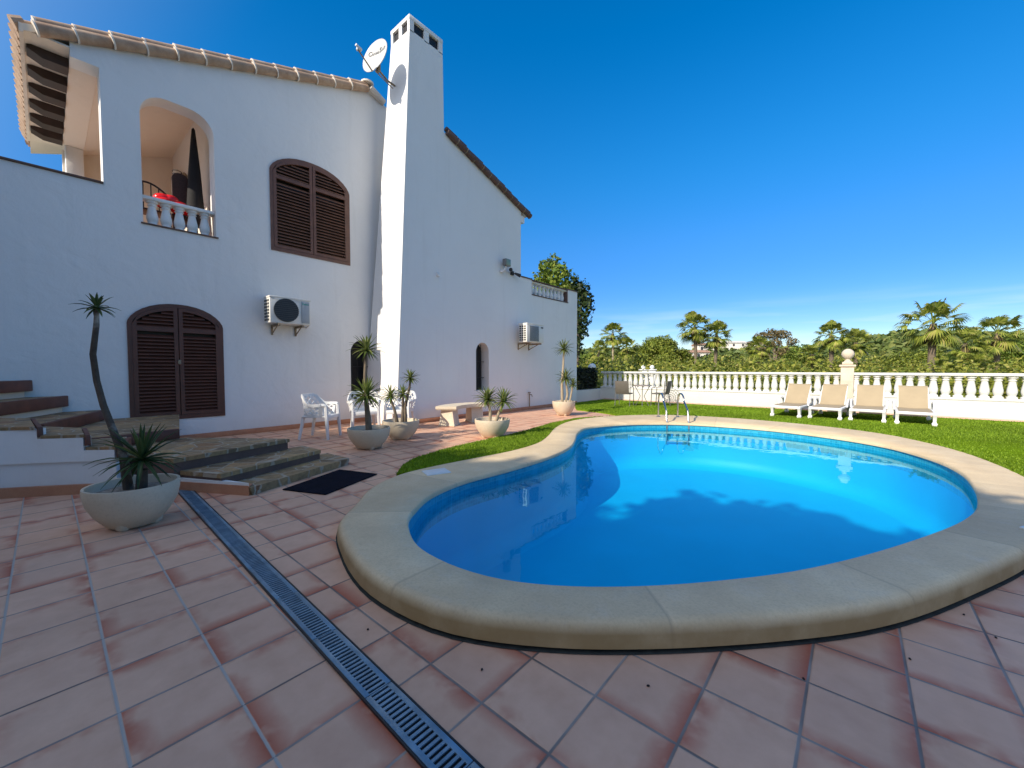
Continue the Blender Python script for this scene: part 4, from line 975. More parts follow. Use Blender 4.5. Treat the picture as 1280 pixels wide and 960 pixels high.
# ------------------------------------------------------------------ stone bench (curved seat on two fluted legs)
t = thing('stone_bench', 'curved pale stone bench on two fluted legs by the wing wall', 'bench', (-7.15, 6.1, 0))
cc = Vector((-6.0, 6.55)); m = MB(); ri, ro = .95, 1.42; a0, a1 = R(152), R(218); N = 20
arc = [(cc.x + ro * math.cos(a0 + (a1 - a0) * k / N), cc.y + ro * math.sin(a0 + (a1 - a0) * k / N)) for k in range(N + 1)]
arc += [(cc.x + ri * math.cos(a1 + (a0 - a1) * k / N), cc.y + ri * math.sin(a1 + (a0 - a1) * k / N)) for k in range(N + 1)]
m.slab([arc], .40, .455, flat); sc_ = [(p[0] + (-7.15 - p[0]) * .03, p[1] + (6.35 - p[1]) * .03) for p in arc]; m.slab([sc_], .375, .402, flat)
m.build('seat', M['bench'], t, ang=50)
for a in (R(163), R(206)):
    x, y = cc.x + 1.18 * math.cos(a), cc.y + 1.18 * math.sin(a); m = MB()
    A_ = Matrix.Translation((x, y, 0)) @ Matrix.Rotation(a, 4, 'Z'); sec = 6
    for k in range(sec):
        yy = -.15 + .30 * (k + .5) / sec
        m.add([A_ @ Vector((sx * w_, yy + sy * .029 * (1.25 if z == 0 else 1), z)) for z, w_ in ((0, .19), (.08, .175), (.374, .135)) for sx, sy in ((-1, -1), (1, -1), (1, 1), (-1, 1))],
              [[0, 1, 5, 4], [1, 2, 6, 5], [2, 3, 7, 6], [3, 0, 4, 7], [4, 5, 9, 8], [5, 6, 10, 9], [6, 7, 11, 10], [7, 4, 8, 11], [8, 9, 10, 11], [0, 1, 2, 3]])
    m.box((-.20, -.19, 0), (.20, .19, .03), .01, mat=A_); m.build('leg', M['bench'], t, ang=30)

# ------------------------------------------------------------------ pool ladder
t = thing('pool_ladder', 'stainless steel pool ladder with two arched handrails', 'ladder', (-3.5, 10.2, .03))
pd = Vector((.50, -.86, 0)).normalized(); sd = Vector((.86, .50, 0)).normalized()
for base in (Vector((-3.92, 10.54, 0)), Vector((-3.50, 10.78, 0))):
    pts = [(0, .03), (0, .45)]
    pts += [(.16 - .16 * math.cos(math.pi * k / 10), .50 + .17 * math.sin(math.pi * k / 10)) for k in range(11)]
    pts += [(.34, .30), (.36, .12)]
    # descend into the water along the wall
    pts += [(.38, -.02), (.385, -.48)]
    L = [base + pd * (u * (2.05 if u < .33 else 3.05)) + Vector((0, 0, z)) for u, z in pts]
    m = MB(); m.tube(L, .021, 10); m.build('handrail', M['steel'], t)
    m = MB(); m.lathe([(.05, 0), (.05, .012), (.025, .03)], (base.x, base.y, .032), 14); m.build('flange', M['steel'], t)
for z in (-.22, -.42):
    c = Vector((-3.92, 10.54, z)) + pd * 1.17; m = MB(); m.tube([c, c + Vector((.42, .24, 0))], .035, 8); m.build('rung', M['steel'], t)

# ------------------------------------------------------------------ sun loungers
def make_lounger(label, loc, rz):
    t = thing('sun_lounger', label, 'sun lounger', loc, rz, 'tan sun loungers on the lawn')
    w = .30
    m = MB()
    for sx in (-1, 1): m.box((sx * w - .03, 0, .245), (sx * w + .03, 1.85, .30), .012)
    m.box((-w, 0.0, .235), (w, .05, .30), .012); m.box((-w, 1.0, .245), (w, 1.05, .285), .01); m.box((-w, 1.80, .245), (w, 1.85, .29), .01); local(m, t).build('frame', M['plastic'], t)
    def leg(sx, y):
        m = MB(); m.add([(sx * w + dx * k, y + dy * k2, z) for z, k, k2 in ((0, .035, .05), (.05, .045, .06), (.09, .025, .04), (.17, .03, .05), (.25, .032, .09)) for dx, dy in ((-1, -1), (1, -1), (1, 1), (-1, 1))],
              [[4 * a + b, 4 * a + (b + 1) % 4, 4 * a + 4 + (b + 1) % 4, 4 * a + 4 + b] for a in range(4) for b in range(4)] + [[0, 1, 2, 3], [16, 17, 18, 19]]); local(m, t).build('leg', M['plastic'], t)
    for sx in (-1, 1): leg(sx, .07); leg(sx, 1.45)
    m = MB(); n = 10
    def sheet(P, hw, th):
        vs = []; 
        for (y, z) in P:
            for k in range(7): x = -hw + 2 * hw * k / 6; sag = -.012 * (1 - (x / hw) ** 2); vs.append((x, y, z + sag))
        o = len(vs); vs2 = [(x, y + .004, z - th) for x, y, z in vs]; fs = []
        for i in range(len(P) - 1):
            for k in range(6): a = i * 7 + k; fs.append([a, a + 1, a + 8, a + 7]); fs.append([o + a, o + a + 7, o + a + 8, o + a + 1])
        for i in range(len(P) - 1):
            for k in (0, 6): a = i * 7 + k; fs.append([a, a + 7, o + a + 7, o + a])
        for k in range(6): fs.append([k, k + 1, o + k + 1, o + k]); a = (len(P) - 1) * 7 + k; fs.append([a, a + 1, o + a + 1, o + a])
        m.add(vs + vs2, fs)
    sheet([(.03, .295), (.25, .315), (.6, .318), (.9, .312), (1.02, .325)], .275, .02); local(m, t).build('seat_sling', M['sling'], t)
    m = MB(); sheet([(1.03, .33), (1.10, .40), (1.28, .62), (1.42, .80), (1.47, .845), (1.50, .852), (1.515, .84)], .262, .03); local(m, t).build('backrest_sling', M['sling'], t)
    m = MB()
    for sx in (-1, 1): m.tube([(sx * .268, 1.02, .30), (sx * .268, 1.28, .60), (sx * .262, 1.44, .80), (sx * .22, 1.505, .835)], .016, 6)
    m.tube([(0, 1.45, .27), (0, 1.34, .66)], .014, 6); local(m, t).build('back_frame', M['plastic'], t)
    for sx in (-1, 1):
        m = MB(); m.tube([(sx * .335, .80, .27), (sx * .345, .84, .40), (sx * .345, .93, .455), (sx * .345, 1.12, .46), (sx * .345, 1.22, .44), (sx * .34, 1.27, .36), (sx * .335, 1.27, .27)], [.026, .024, .026, .03, .028, .022, .024], 8); local(m, t).build('armrest', M['plastic'], t)
    return t
lo = make_lounger('tan sling sun lounger farthest left, nearest the pool ladder', (-1.36, 12.60, .028), R(-7))
copy_tree(lo, (-.55, 12.70, .028), R(-6), 'tan sling sun lounger second from the left, just left of the ball topped pier')
copy_tree(lo, (.25, 12.78, .028), R(-3), 'tan sling sun lounger just right of the ball topped pier')
copy_tree(lo, (1.07, 12.72, .028), R(-2), 'tan sling sun lounger farthest right in the row')

# ------------------------------------------------------------------ balustrade
YB = 15.2
bal = thing('balustrade', 'long white balustrade with turned balusters along the end of the lawn', 'balustrade', (-1.5, YB, 0))
m = MB(); m.box((-8.12, YB, 0), (9, YB + .26, .50)); m.box((-8.12, YB - .02, .50), (9, YB + .28, .56), .012); m.box((-8.40, 13.2, 0), (-8.12, YB + .26, .46)); m.build('base_wall', M['white_cast'], bal)
m = MB(); m.box((-8.10, YB - .01, 1.115), (9, YB + .25, 1.19), .018); m.build('rail', M['white_cast'], bal)
bme = None
i = 0; xs = []
x = -7.95
while x < 8.9:
    if abs(x + .16) > .2: xs.append(x)
    x += .222
for x in xs:
    if bme is None:
        m = MB(); P = baluster_prof(.555, .093); m.lathe(P, (x, YB + .12, .56), 18); m.box((x - .08, YB + .04, .555), (x + .08, YB + .2, .60), .004); m.box((x - .078, YB + .042, 1.075), (x + .078, YB + .198, 1.117), .004)
        bme = m.build('baluster', M['white_cast'], bal); x_first = x
    else:
        c = bme.copy(); COL.objects.link(c); c.parent = bal; c.location = (x - x_first, 0, 0)
m = MB(); m.box((-.31, YB - .05, 0), (-.01, YB + .29, 1.36), .012); m.box((-.35, YB - .09, 1.36), (.03, YB + .33, 1.42), .012); m.box((-.29, YB - .03, 1.42), (-.03, YB + .27, 1.50), .03)
pier = m.build('pier', M['tan_stone'], bal)
m = MB(); m.lathe([(.10, 1.50), (.06, 1.55), (.05, 1.58), (.09, 1.605), (.135, 1.66), (.155, 1.73), (.135, 1.80), (.09, 1.855), (.04, 1.88), (0, 1.885)], (-.16, YB + .12, 0), 18); m.build('finial', M['tan_stone'], pier)
m = MB(); m.box((-7.95, YB - .03, .026), (9, YB - .002, .075), .004); m.build('skirting', M['asphalt'], bal)

# ------------------------------------------------------------------ iron fence, globe lamp
t = thing('iron_fence', 'black iron fence overgrown with dark creeper on the low wall', 'fence', (-8.26, 13.9, .46))
m = MB()
for k in range(16): y = 13.25 + k * .125; m.tube([(-8.26, y, .46), (-8.26, y, 1.26)], .012, 6); m.lathe([(0, 0), (.02, .02), (0, .08)], (-8.26, y, 1.25), 6)
for z in (.55, 1.18): m.box((-8.275, 13.2, z), (-8.245, 15.2, z + .03))
m.build('railing', M['iron'], t)
m = MB(); m.box((-8.17, 12.98, 0), (-8.09, 13.06, 1.34), .006); m.build('gate_post', M['iron'], t)
t = thing('globe_lamp', 'white globe lamp on a black post behind the low wall', 'lamp', (-7.93, 14.05, 0))
t.location = (-8.40, 15.0, 0); MW[t.as_pointer()] = Matrix.Translation(t.location)
m = MB(); m.lathe([(.06, 0), (.035, .1), (.03, 1.15), (.07, 1.18), (.07, 1.21)], tuple(t.location), 12); m.build('post', M['iron'], t)
m = MB(); m.lathe([(.02, 0)] + [(.165 * math.sin(math.pi * k / 16), .165 - .165 * math.cos(math.pi * k / 16)) for k in range(1, 16)] + [(0, .33)], (t.location.x, t.location.y, 1.20), 20); m.build('globe', M['globe'], t)

# ------------------------------------------------------------------ bistro set
t = thing('bistro_table', 'small round garden table between two rattan chairs', 'table', (-5.46, 13.18, .028))
m = MB(); m.lathe([(0, .69), (.30, .69), (.31, .70), (.31, .715), (.30, .72), (0, .72)], tuple(t.location), 28); m.build('tabletop', M['tabletop'], t)
for k in range(4):
    a = k * math.pi / 2 + .4; d = Vector((math.cos(a), math.sin(a), 0)); b = Vector(t.location)
    m = MB(); m.tube([b + d * .22, b + d * .06 + Vector((0, 0, .35)), b + d * .24 + Vector((0, 0, .69))], .012, 6); m.build('leg', M['alu'], t)
def make_rattan(label, loc, rz):
    t = thing('rattan_chair', label, 'chair', loc, rz, 'grey rattan garden chairs')
    m = MB(); m.box((-.23, -.22, .41), (.23, .22, .45), .015); local(m, t).build('seat', M['rattan'], t)
    m = MB()
    A_ = Matrix.Translation((0, -.23, .45)) @ Matrix.Rotation(R(10), 4, 'X'); m.box((-.225, -.012, 0), (.225, .016, .42), .01, mat=A_); local(m, t).build('backrest', M['rattan'], t)
    for sx in (-1, 1):
        m = MB(); m.tube([(sx * .25, -.22, .86), (sx * .25, -.20, .45), (sx * .25, -.25, 0)], .014, 6); local(m, t).build('leg', M['alu'], t)
        m = MB(); m.tube([(sx * .25, .24, 0), (sx * .25, .21, .62), (sx * .25, .14, .66), (sx * .25, -.21, .64)], .014, 6); local(m, t).build('leg', M['alu'], t)
    return t
rc = make_rattan('grey rattan chair left of the small round table, its back to the house', (-5.98, 12.92, .028), R(8))
copy_tree(rc, (-5.0, 13.62, .028), R(92), 'grey rattan chair right of the small round table')
t = thing('round_basket_chair', 'low round grey wire basket chair against the balustrade behind the ladder', 'chair', (-4.85, 14.2, .028))
m = MB(); c = Vector((-4.85, 14.2, .36)); nb = Vector((.45, -.75, .45)).normalized(); bx = nb.orthogonal().normalized(); by = nb.cross(bx)
for k in range(5):
    r_ = .30 * (k + 1) / 5; m.tube([c + bx * r_ * math.cos(a * math.pi / 12) + by * r_ * math.sin(a * math.pi / 12) + nb * (.18 * (r_ / .3) ** 2 - .18) for a in range(25)], .007, 5)
for a in range(18): th = a * math.pi / 9; m.tube([c + (bx * math.cos(th) + by * math.sin(th)) * .3 * q_ + nb * (.18 * q_ * q_ - .18) for q_ in (.1, .4, .7, 1)], .006, 5)
m.build('basket', M['alu'], t)
for a in range(3): th = a * 2.1; m = MB(); m.tube([c + Vector((math.cos(th) * .15, math.sin(th) * .15, -.12)), c + Vector((math.cos(th) * .24, math.sin(th) * .24, -.33))], .010, 6); m.build('leg', M['alu'], t)

# white gate piers of the neighbouring plot beyond the balustrade
for (x, y, h, lab) in ((-12.6, 17.9, 3.72, 'white pier with a rounded cap just beyond the round table and balustrade'), (-9.2, 22.3, 3.66, 'left white pier of the pair beyond the balustrade under the tall palms'), (-8.8, 22.6, 3.66, 'right white pier of the pair beyond the balustrade under the tall palms')):
    t = thing('garden_pier', lab, 'pier', (x, y, -2.4), HEAD, 'white garden piers beyond the balustrade')
    m = MB(); m.box((-.16, -.16, 0), (.16, .16, h - .05), .01); local(m, t).build('shaft', M['white'], t)
    m = MB(); m.box((-.2, -.2, h - .049), (.2, .2, h + .02), .01); m.lathe([(.06, h + .02), (.13, h + .1), (.12, h + .2), (0, h + .26)], n=12); local(m, t).build('cap', M['white'], t)

# seeds fallen on the tiles
sd_ = None
for (x, y) in [(-1.81, 1.01), (-1.19, 1.19), (-.61, 1.57), (-.13, 2.03), (.22, 2.48), (.55, 2.95), (.47, 3.12)]:
    if sd_ is None:
        m = MB(); m.lathe([(0, 0), (.005, .001), (.006, .003), (.004, .006), (0, .007)], n=8); sd_ = m.build('fallen_seed', M['seed']); sd_.location = (x, y, .001)
        tag(sd_, 'tiny dark seed fallen on the patio tiles beside the pool', 'seed', 'seeds fallen on the tiles')
    else: c = sd_.copy(); COL.objects.link(c); c.location = (x, y, .001); c.scale = (1.3, .8, 1); c.rotation_euler = (0, 0, x * 9)

# ------------------------------------------------------------------ vegetation
def leaf_quads(P, N, size, rng, aspect=1.6, jitter=.9):
    """one small bent leaf-clump quad at each point, roughly facing N"""
    n = len(P); d = N + rng.normal(0, jitter, (n, 3)); d /= np.linalg.norm(d, axis=1, keepdims=True) + 1e-9
    a = rng.normal(0, 1, (n, 3)); a -= (a * d).sum(1, keepdims=True) * d; a /= np.linalg.norm(a, axis=1, keepdims=True) + 1e-9
    b = np.cross(d, a); s_ = (size * rng.uniform(.6, 1.3, (n, 1)))
    V = np.empty((n, 4, 3)); V[:, 0] = P - a * s_ * .5 * aspect; V[:, 1] = P - b * s_ * .5 + d * s_ * .12; V[:, 2] = P + a * s_ * .5 * aspect; V[:, 3] = P + b * s_ * .5 + d * s_ * .12
    return V.reshape(-1, 3), np.arange(n * 4).reshape(n, 4)
def blob_points(clumps, per, rng, inner=.55):
    P = []; N = []
    for (c, r_) in clumps:
        k = max(6, int(per * r_[0] * r_[2])); d = rng.normal(0, 1, (k, 3)); d /= np.linalg.norm(d, axis=1, keepdims=True)
        rad = rng.uniform(inner, 1.05, (k, 1)) * (1 + .18 * np.sin(5 * d[:, :1] + 3 * d[:, 1:2] * 2 + c[0])); P.append(np.array(c) + d * rad * np.array(r_)); N.append(d)
    return np.concatenate(P), np.concatenate(N)
def tree(name, label, cat, base, h_trunk, clumps, leaf, per, mat, bark='bark', r=.18, seed=1, group=None, limbs=6, inner=.5):
    """clumps relative to base: list of ((x, y, z), (rx, ry, rz))"""
    t = thing(name, label, cat, base, 0, group); rng = np.random.default_rng(seed)
    cz = sum(c[0][2] for c in clumps) / len(clumps); m = MB()
    m.tube([(0, 0, 0), (r * .3, .1 * r, h_trunk * .5), (0, 0, h_trunk), (0, 0, cz)], [r * 1.25, r, r * .8, r * .4], 9)
    for c, rr in clumps[:limbs]: m.tube([(0, 0, h_trunk * .8), (c[0] * .5, c[1] * .5, (h_trunk * .8 + c[2]) / 2 + .1), c], [r * .55, r * .38, r * .15], 6)
    local(m, t).build('trunk', M[bark], t)
    P, N = blob_points(clumps, per, rng, inner); V, F = leaf_quads(P, N, leaf, rng); mesh_np('crown', V, F, mat, t); return t
def clump_set(n, R0, Hh, rad, seed, flat_=.75):
    r_ = random.Random(seed); out = []
    for i in range(n):
        a = i * 2.4 + r_.uniform(-.4, .4); q_ = math.sqrt((i + .4) / n); z = Hh * (1 - q_ * q_) * r_.uniform(.55, 1.05)
        k = rad * r_.uniform(.7, 1.25); out.append(((R0 * q_ * math.cos(a), R0 * q_ * math.sin(a), z), (k, k, k * flat_)))
    return out
def lift(cl, z): return [((c[0], c[1], c[2] + z), r_) for c, r_ in cl]
GZ = -2.4
# unseen behind the viewer: villa added to bounce light, evergreens that shade the foreground
nv = thing('villa', 'white villa with shallow tiled roof standing behind the viewer', 'house', (-7, -10, 0))
m = MB(); m.box((-14, -13, 0), (-2.6, -7.6, 6.55)); m.build('wall', M['white'], nv)
m = MB(); m.slab([[(-13.5, 6.56), (-7.3, 6.56), (-7.3, 6.70), (-10.3, 7.9), (-13.5, 6.70)]], -14.2, -2.4, lambda u, v, d: (d, u, v)); m.build('roof', M['rooftile'], nv)
for x in (-12, -9, -6):
    m = MB(); m.box((x, -7.61, .9), (x + 1.1, -7.57, 2.3)); m.box((x, -7.61, 3.9), (x + 1.1, -7.57, 5.3)); m.build('shutter', M['shutter'], nv)
for k, (x, y, h, R0, nm) in enumerate([(-1.6, -7.2, 8.9, 1.7, 'd'), (.9, -7.6, 8.3, 2.0, 'e'), (3.8, -7.4, 7.6, 2.2, 'f'), (-11.5, -14.2, 12.0, 2.4, 'g'), (-8.0, -14.2, 12.05, 2.3, 'h'), (-4.8, -14.2, 12.15, 2.3, 'i')]):
    cl = []
    r_ = random.Random(40 + k)
    for j in range(22 if k < 3 else 40):
        a = r_.uniform(0, 6.28); q_ = r_.uniform(0, .85) * R0; z = r_.uniform(.9, h - .75) ; rr = r_.uniform(.6, .95); cl.append(((math.cos(a) * q_ * .95, math.sin(a) * q_ * .5, z), (rr, rr * .8, rr * .75)))
    cl.append(((0, 0, h * .44), (R0 * .85, R0 * .45, h * .46)))
    for q_ in (-.9, -.45, 0, .45, .9): cl.append(((q_ * R0, 0, h - .95 - .15 * abs(q_)), (.75, .7, .75)))
    tree('evergreen_tree', ['tallest dense evergreen, beside the white villa behind the viewer', 'dense evergreen between two others behind the viewer', 'dense evergreen at the far right of the row behind the viewer', 'tall evergreen behind the left end of the white villa', 'tall evergreen behind the middle of the white villa', 'tall evergreen behind the right end of the white villa'][k],
         'tree', (x, y, 0), 1.2, cl, .26, 900, M['shade'], seed=60 + k, group='evergreens screening the sun behind the viewer', limbs=3, inner=.2)

def fan_palm(label, base, h, crown, seed, nleaf=34, trunk_r=.16, trunk_mat='palebark', skirt=.35):
    crown *= 1.12; nleaf = int(nleaf * 1.25)
    t = thing('palm_tree', label, 'palm tree', base, 0, 'fan palms beyond the balustrade'); r_ = random.Random(seed)
    m = MB(); lean = (r_.uniform(-.04, .04) * h, r_.uniform(-.04, .04) * h)
    pts = [(lean[0] * q_ * q_, lean[1] * q_ * q_, h * q_) for q_ in (0, .1, .3, .6, .85, 1)]
    m.tube(pts, [trunk_r * 1.5, trunk_r * 1.15, trunk_r, trunk_r * .95, trunk_r * 1.1, trunk_r * .9], 10); local(m, t).build('trunk', M[trunk_mat], t)
    V = []; F = []; top = Vector(pts[-1])
    for i in range(nleaf):
        az = i * 2.39996 + r_.uniform(-.25, .25); s_ = (i + .5) / nleaf; el = R(82) - s_ * R(138) + r_.uniform(-.15, .15)
        d = Vector((math.cos(az) * math.cos(el), math.sin(az) * math.cos(el), math.sin(el)))
        Lp = crown * r_.uniform(.45, .70); Lf = crown * r_.uniform(.38, .52)
        hub = top + d * Lp - Vector((0, 0, .10 * Lp)); sd = d.cross(Vector((0, 0, 1))); sd = sd.normalized() if sd.length > .05 else Vector((1, 0, 0)); up = sd.cross(d).normalized()
        o = len(V); w = .02 * crown; V += [top - sd * w, top + sd * w, hub + sd * w * .6, hub - sd * w * .6]; F.append([o, o + 1, o + 2, o + 3])
        nb = 21; roll = r_.uniform(-.5, .5)
        for k in range(nb):
            a = R(-108) + R(216) * k / (nb - 1); bl = Lf * (.72 + .28 * math.cos(a * .8)) * r_.uniform(.88, 1.08)
            fd = (d * math.cos(a) + (sd * math.cos(roll) + up * math.sin(roll)) * math.sin(a)).normalized(); fs_ = fd.cross(up); fs_ = fs_.normalized() if fs_.length > .05 else sd
            ww = .026 * crown; dr = Vector((0, 0, -1)); o = len(V); mid_ = hub + fd * bl * .55 + dr * bl * .03; tip_ = hub + fd * bl * .92 + dr * bl * (.26 + r_.uniform(0, .2))
            V += [hub, mid_ - fs_ * ww, tip_, mid_ + fs_ * ww]; F.append([o, o + 1, o + 2, o + 3])
    mesh_np('crown', np.array([tuple(v) for v in V]), np.array(F), M['palm'], t)
    if skirt:
        V = []; F = []
        for i in range(26):
            az = r_.uniform(0, 6.28); d = Vector((math.cos(az), math.sin(az), 0)); z0 = -r_.uniform(.05, .3) * crown; L = crown * r_.uniform(.3, .6) * skirt * 2; sd = Vector((-d.y, d.x, 0)) * .05 * crown
            p = top + Vector((0, 0, z0)) + d * trunk_r; q_ = p + d * L * .35 + Vector((0, 0, -L)); o = len(V); V += [p - sd * .3, p + sd * .3, q_ + sd, q_ - sd]; F.append([o, o + 1, o + 2, o + 3])
        mesh_np('dead_fronds', np.array([tuple(v) for v in V]), np.array(F), M['olive'], t)
    return t
fan_palm('tall slender palm with thin trunk rising left of the round pine', (-20.6, 41.6, GZ), 7.7, 1.45, 1, 26, .13)
fan_palm('small yellowish palm in front of the left green tree dome', (-19.6, 35.8, GZ), 5.5, 1.2, 2, 24, .09, skirt=0)
fan_palm('low bushy palm hugging the left flank of the round pine', (-19.3, 42.3, GZ), 6.0, 1.5, 3, 30, .13)
fan_palm('left and tallest palm of the pair beside the far white houses', (-13.5, 47.6, GZ), 8.4, 1.9, 4, 38, .17, 'bark')
fan_palm('right palm of the pair beside the far white houses', (-11.9, 48.9, GZ), 7.5, 1.75, 5, 36, .17, 'bark')
fan_palm('squat palm in front of the brown topped tree', (-7.8, 48.5, GZ), 5.9, 1.5, 6, 32, .16, 'bark')
fan_palm('left tall palm of the pair behind the ball topped pier', (-1.65, 48.6, GZ), 6.9, 1.5, 7, 32, .18, 'bark')
fan_palm('right palm of the pair behind the ball topped pier', (.15, 50.1, GZ), 6.2, 1.45, 8, 30, .17, 'bark')
fan_palm('low palm at the left foot of the pier pair', (-3.4, 52.3, GZ), 5.2, 1.3, 9, 28, .15, 'bark')
fan_palm('largest palm with sprawling fans right of the loungers', (3.75, 37.4, GZ), 6.6, 1.75, 10, 26, .19, 'bark')
fan_palm('small palm filling the base of the largest palm', (4.9, 40.5, GZ), 3.6, 1.15, 12, 26, .16, 'bark')
fan_palm('palm at the far right of the skyline with big round fans', (8.6, 49.4, GZ), 6.5, 1.75, 11, 24, .18, 'bark')
fan_palm('medium palm between the largest palm and the rightmost one', (6.3, 47.0, GZ), 5.7, 1.45, 15, 26, .16, 'bark')
fan_palm('low yellow green palm below the rightmost skyline palm', (7.0, 45.5, GZ), 3.9, 1.3, 13, 26, .15, 'bark')
# named trees
tree('pine_tree', 'broad round umbrella pine left of centre on the skyline', 'tree', (-18.7, 50.5, GZ), 3.0, lift(clump_set(26, 3.5, 3.1, 1.25, 5), 3.9), .15, 1500, M['pine'], seed=2, r=.25)
tree('dome_tree', 'rounded green tree just right of the house corner', 'tree', (-23.2, 39.9, GZ), 2.4, lift(clump_set(18, 2.3, 2.2, 1.05, 9), 3.2), .14, 1500, M['leafy'], seed=3, r=.2)
tree('poplar_tree', 'tall bright tree showing above the wing terrace parapet', 'tree', (-15.0, 21.4, GZ), 4.0, lift([((x, y, z), (q_, q_, q_ * .9)) for x, y, z, q_ in [(0, 0, 9.3, .9), (-.9, .2, 8.7, .9), (.8, -.2, 8.9, .9), (-.3, 0, 7.9, 1.1), (.9, .2, 7.7, 1.0), (1.4, .1, 8.2, .6), (-1.2, 0, 7.6, .9), (.2, .2, 6.6, 1.1), (.2, 0, 10.1, .42), (-.5, 0, 9.8, .5)]], .55), .17, 520, M['leafy'], seed=4, r=.2)
tree('slim_tree', 'slim dark tree rising behind the end corner of the house', 'tree', (-13.2, 21.6, GZ), 4.0, [((x, y, z), (q_, q_, q_ * 1.3)) for x, y, z, q_ in [(.45, 0, 8.6, .42), (.15, 0, 8.2, .55), (.4, .1, 7.5, .6), (.25, 0, 6.7, .62), (.05, 0, 5.9, .6), (-.1, 0, 5.0, .55), (.7, .1, 8.0, .35), (-.1, 0, 9.0, .35), (-.2, 0, 4.0, .5)]], .15, 560, M['shade'], seed=5, r=.14)
tree('brown_tree', 'sparse brown topped tree left of the pier palms', 'tree', (-8.4, 65.2, GZ), 5.0, lift([((x, y, z), (q_, q_, q_ * .7)) for x, y, z, q_ in [(-1.6, 0, 3.1, .9), (-.4, .4, 3.4, 1.1), (.8, 0, 3.2, 1.0), (1.9, .2, 2.2, .8), (0, 0, 2.1, .9), (-1.2, 0, 1.4, .8), (1.0, 0, .8, .9), (2.4, 0, 1.2, .6)]], 5.1), .16, 650, M['olive'], seed=6, r=.2, limbs=8)
for k, (x, y, h, rr, lab, mt) in enumerate([(-22.5, 47, 5.2, 2.2, 'mid green bushy tree between the green dome and the slender palm', 'leafy'), (-15.6, 45, 4.2, 1.7, 'low bright bush below the right flank of the round pine', 'scrub'), (-11.0, 56, 4.2, 2.0, 'green bushy tree under the far white houses', 'leafy'), (-5.2, 58, 5.8, 2.8, 'rounded scrub tree right of the brown topped tree', 'leafy'), (5.5, 56, 5.6, 3.0, 'dense dark bush left of the largest palm crown', 'pine'), (10.5, 58, 6.2, 3.2, 'dense bush behind the rightmost palms', 'leafy'), (-17.0, 40, 4.6, 1.6, 'leafy bush in front of the round pine', 'scrub')]):
    tree('bushy_tree', lab, 'tree', (x, y, GZ), h * .35, lift(clump_set(14, rr, h * .5, rr * .45, 20 + k), h * .42), .15, 1300, M[mt], seed=30 + k, r=.14, group='bushy trees beyond the balustrade')
# undergrowth between the balustrade and the palms: one uncountable mass
rng = np.random.default_rng(11); PP = []; NN = []; r_ = random.Random(3)
cl = []
for i in range(640):
    d = r_.uniform(17.5, 58); la = r_.uniform(-.12, 1.0) ; l_ = d * (la * 1.5 - .05)
    X = -math.sin(HEAD) * d + math.cos(HEAD) * l_; Y = math.cos(HEAD) * d + math.sin(HEAD) * l_
    if Y < 16.6: continue
    topz = 1.3 + (461 - 458 + r_.uniform(-7, 9) + 8 * sm((d - 25) / 30.)) / 500 * d
    rr = r_.uniform(.5, 1.0) * (.8 + d / 50); hz = max(.8, topz - GZ); cl.append(((X, Y, GZ + hz * .5), (rr, rr, hz * .5)))
P, N = blob_points(cl, 170, rng, .8); keep = (P[:, 2] > -1.6) & (P[:, 1] > 15.9); P, N = P[keep], N[keep]
V, F = leaf_quads(P, N, .13, rng); o = mesh_np('undergrowth', V, F, M['scrub']); tag(o, 'tangled green undergrowth beyond the balustrade', 'undergrowth', kind='stuff')
# short turf fibres standing on the lawn sheet
rng = np.random.default_rng(17); lp = np.array(tip + seq); 
def inside(P_):
    x, y = P_[:, 0], P_[:, 1]; c = np.zeros(len(P_), bool); n_ = len(lp)
    for i in range(n_):
        (x1, y1), (x2, y2) = lp[i], lp[i - 1]; k_ = ((y1 > y) != (y2 > y)); c ^= k_ & (x < (x2 - x1) * (y - y1) / (y2 - y1 + 1e-12) + x1)
    return c
GP = np.concatenate([np.stack([rng.uniform(-6, -3.5, 60000), rng.uniform(2.5, 10.5, 60000)], 1), np.stack([rng.uniform(-7.9, 6, 260000), rng.uniform(4.5, 15.04, 260000)], 1)]); GP = GP[inside(GP)]
n_ = len(GP); zz = np.array([max(.028, zt(x, y) - .012) for x, y in GP]); an = rng.uniform(0, 6.28, n_); hh = rng.uniform(.016, .034, n_); wd = .0032 + .0006 * np.hypot(GP[:, 0], GP[:, 1]); ln = rng.uniform(-.02, .02, (n_, 2))
B = np.stack([GP[:, 0], GP[:, 1], zz], 1); sd = np.stack([np.cos(an) * wd, np.sin(an) * wd, 0 * an], 1); V = np.empty((n_, 3, 3)); V[:, 0] = B - sd; V[:, 1] = B + sd; V[:, 2] = B + np.stack([ln[:, 0], ln[:, 1], hh], 1)
o = mesh_np('turf_fibres', V.reshape(-1, 3), np.arange(n_ * 3).reshape(n_, 3), M['fibre']); tag(o, 'short green turf fibres of the lawn', 'grass', kind='stuff')
# dark creeper on the iron fence
rng = np.random.default_rng(5); P = np.stack([rng.normal(-8.3, .07, 2600), rng.uniform(13.15, 15.1, 2600), .5 + rng.beta(1.2, 1.4, 2600) * .85], 1); V, F = leaf_quads(P, rng.normal(0, 1, P.shape), .07, rng)
o = mesh_np('creeper', V, F, M['darkleaf']); tag(o, 'dark leafy creeper covering the black iron fence', 'creeper')

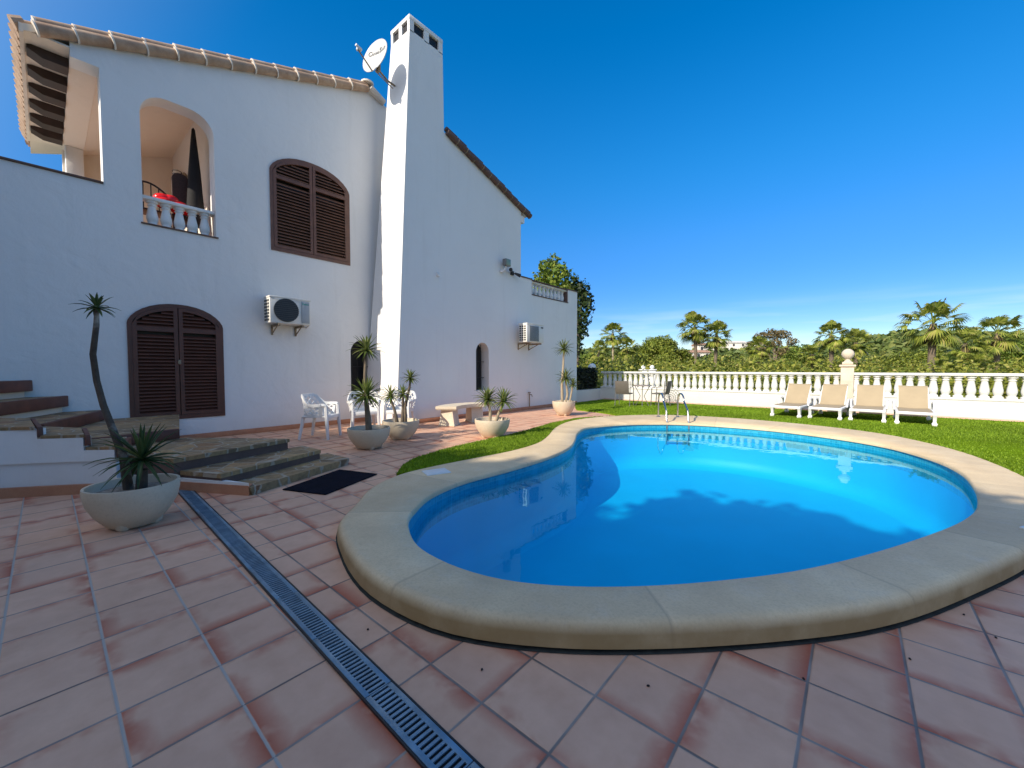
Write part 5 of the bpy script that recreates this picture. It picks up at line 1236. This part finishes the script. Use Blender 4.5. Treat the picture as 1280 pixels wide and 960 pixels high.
# hill and its wood
def hillz(X, Y):
    d = math.hypot(X, Y); az = math.atan2(X, Y)
    ridge = 13 + 2.2 * math.sin(az * 5 + 1) + 1.6 * math.sin(az * 11 + .4) + 1.2 * math.sin(az * 23)
    return GZ + ridge * sm((d - 70) / 200.) - 8 * sm((d - 330) / 300.)
m = MB(); na, nd = 90, 40; az0, az1 = R(-75), R(40)
for i in range(na + 1):
    az = az0 + (az1 - az0) * i / na
    for k in range(nd + 1):
        d = 62 + 560 * (k / nd) ** 1.3; X, Y = math.sin(az) * d, math.cos(az) * d; m.v.append((X, Y, hillz(X, Y) + .05))
for i in range(na):
    for k in range(nd): a = i * (nd + 1) + k; m.f.append([a, a + nd + 1, a + nd + 2, a + 1]); m.m.append(0)
structure(m, 'hill', M['hill'])
rng = np.random.default_rng(21); PP = []; NN = []; SS = []
r_ = random.Random(8)
for i in range(3000):
    d = 66 + 250 * r_.random() ** 1.1; az = r_.uniform(R(-52), R(16)); X, Y = math.sin(az) * d, math.cos(az) * d; z = hillz(X, Y); rr = r_.uniform(1.2, 2.6) * (1 + d / 400)
    if -60 < X < -40 and 150 < Y < 275 and r_.random() < .8: continue
    k = 34; dd = rng.normal(0, 1, (k, 3)); dd[:, 2] = np.abs(dd[:, 2]); dd /= np.linalg.norm(dd, axis=1, keepdims=True); PP.append(np.array([X, Y, z]) + dd * rr * np.array([1, 1, .9]) * rng.uniform(.75, 1.05, (k, 1))); NN.append(dd); SS.append(np.full((k, 1), .55 * rr))
P = np.concatenate(PP); N = np.concatenate(NN); V, F = leaf_quads(P, N, np.concatenate(SS), rng, 1.3, .5)
o = mesh_np('hillside_wood', V, F, M['wood_far']); tag(o, 'scrubby green wood covering the low far hill', 'wood', kind='stuff')
# far white houses on the hill
for k, (px, py, d, w, h, lab) in enumerate([(882, 432, 215, 12, 8, 'cream villa low between the palm pair on the hill'), (912, 429, 250, 16, 7, 'long white house right of the palm pair on the hill'), (943, 430, 262, 11, 6, 'small white house farthest right on the hill'), (868, 441, 190, 11, 7, 'peach coloured villa lowest on the hill left of the palms')]):
    l_ = (px - 640) / 500 * d; X = -math.sin(HEAD) * d + math.cos(HEAD) * l_; Y = math.cos(HEAD) * d + math.sin(HEAD) * l_; z = 1.3 + (461 - py) / 500 * d - h
    t = thing('hillside_house', lab, 'house', (X, Y, z), HEAD, 'houses on the far hill')
    m = MB(); m.box((-w / 2, -4, -3), (w / 2, 4, h)); m.box((-w * .3, -5, -3), (w * .2, -4.01, h * .6)); local(m, t).build('wall', M['farhouse'], t)
    m = MB(); m.slab([[(-4.6, h), (4.6, h), (0, h + 1.3)]], -w / 2 - .4, w / 2 + .4, lambda u, v, dd: (dd, u, v)); local(m, t).build('roof', M['farroof'] if k != 1 else M['farhouse'], t)
    for q_ in (-.35, 0, .35):
        m = MB(); m.box((q_ * w - .6, -4.05, h * .68), (q_ * w + .6, -3.98, h * .9)); local(m, t).build('window', M['farglass'], t)
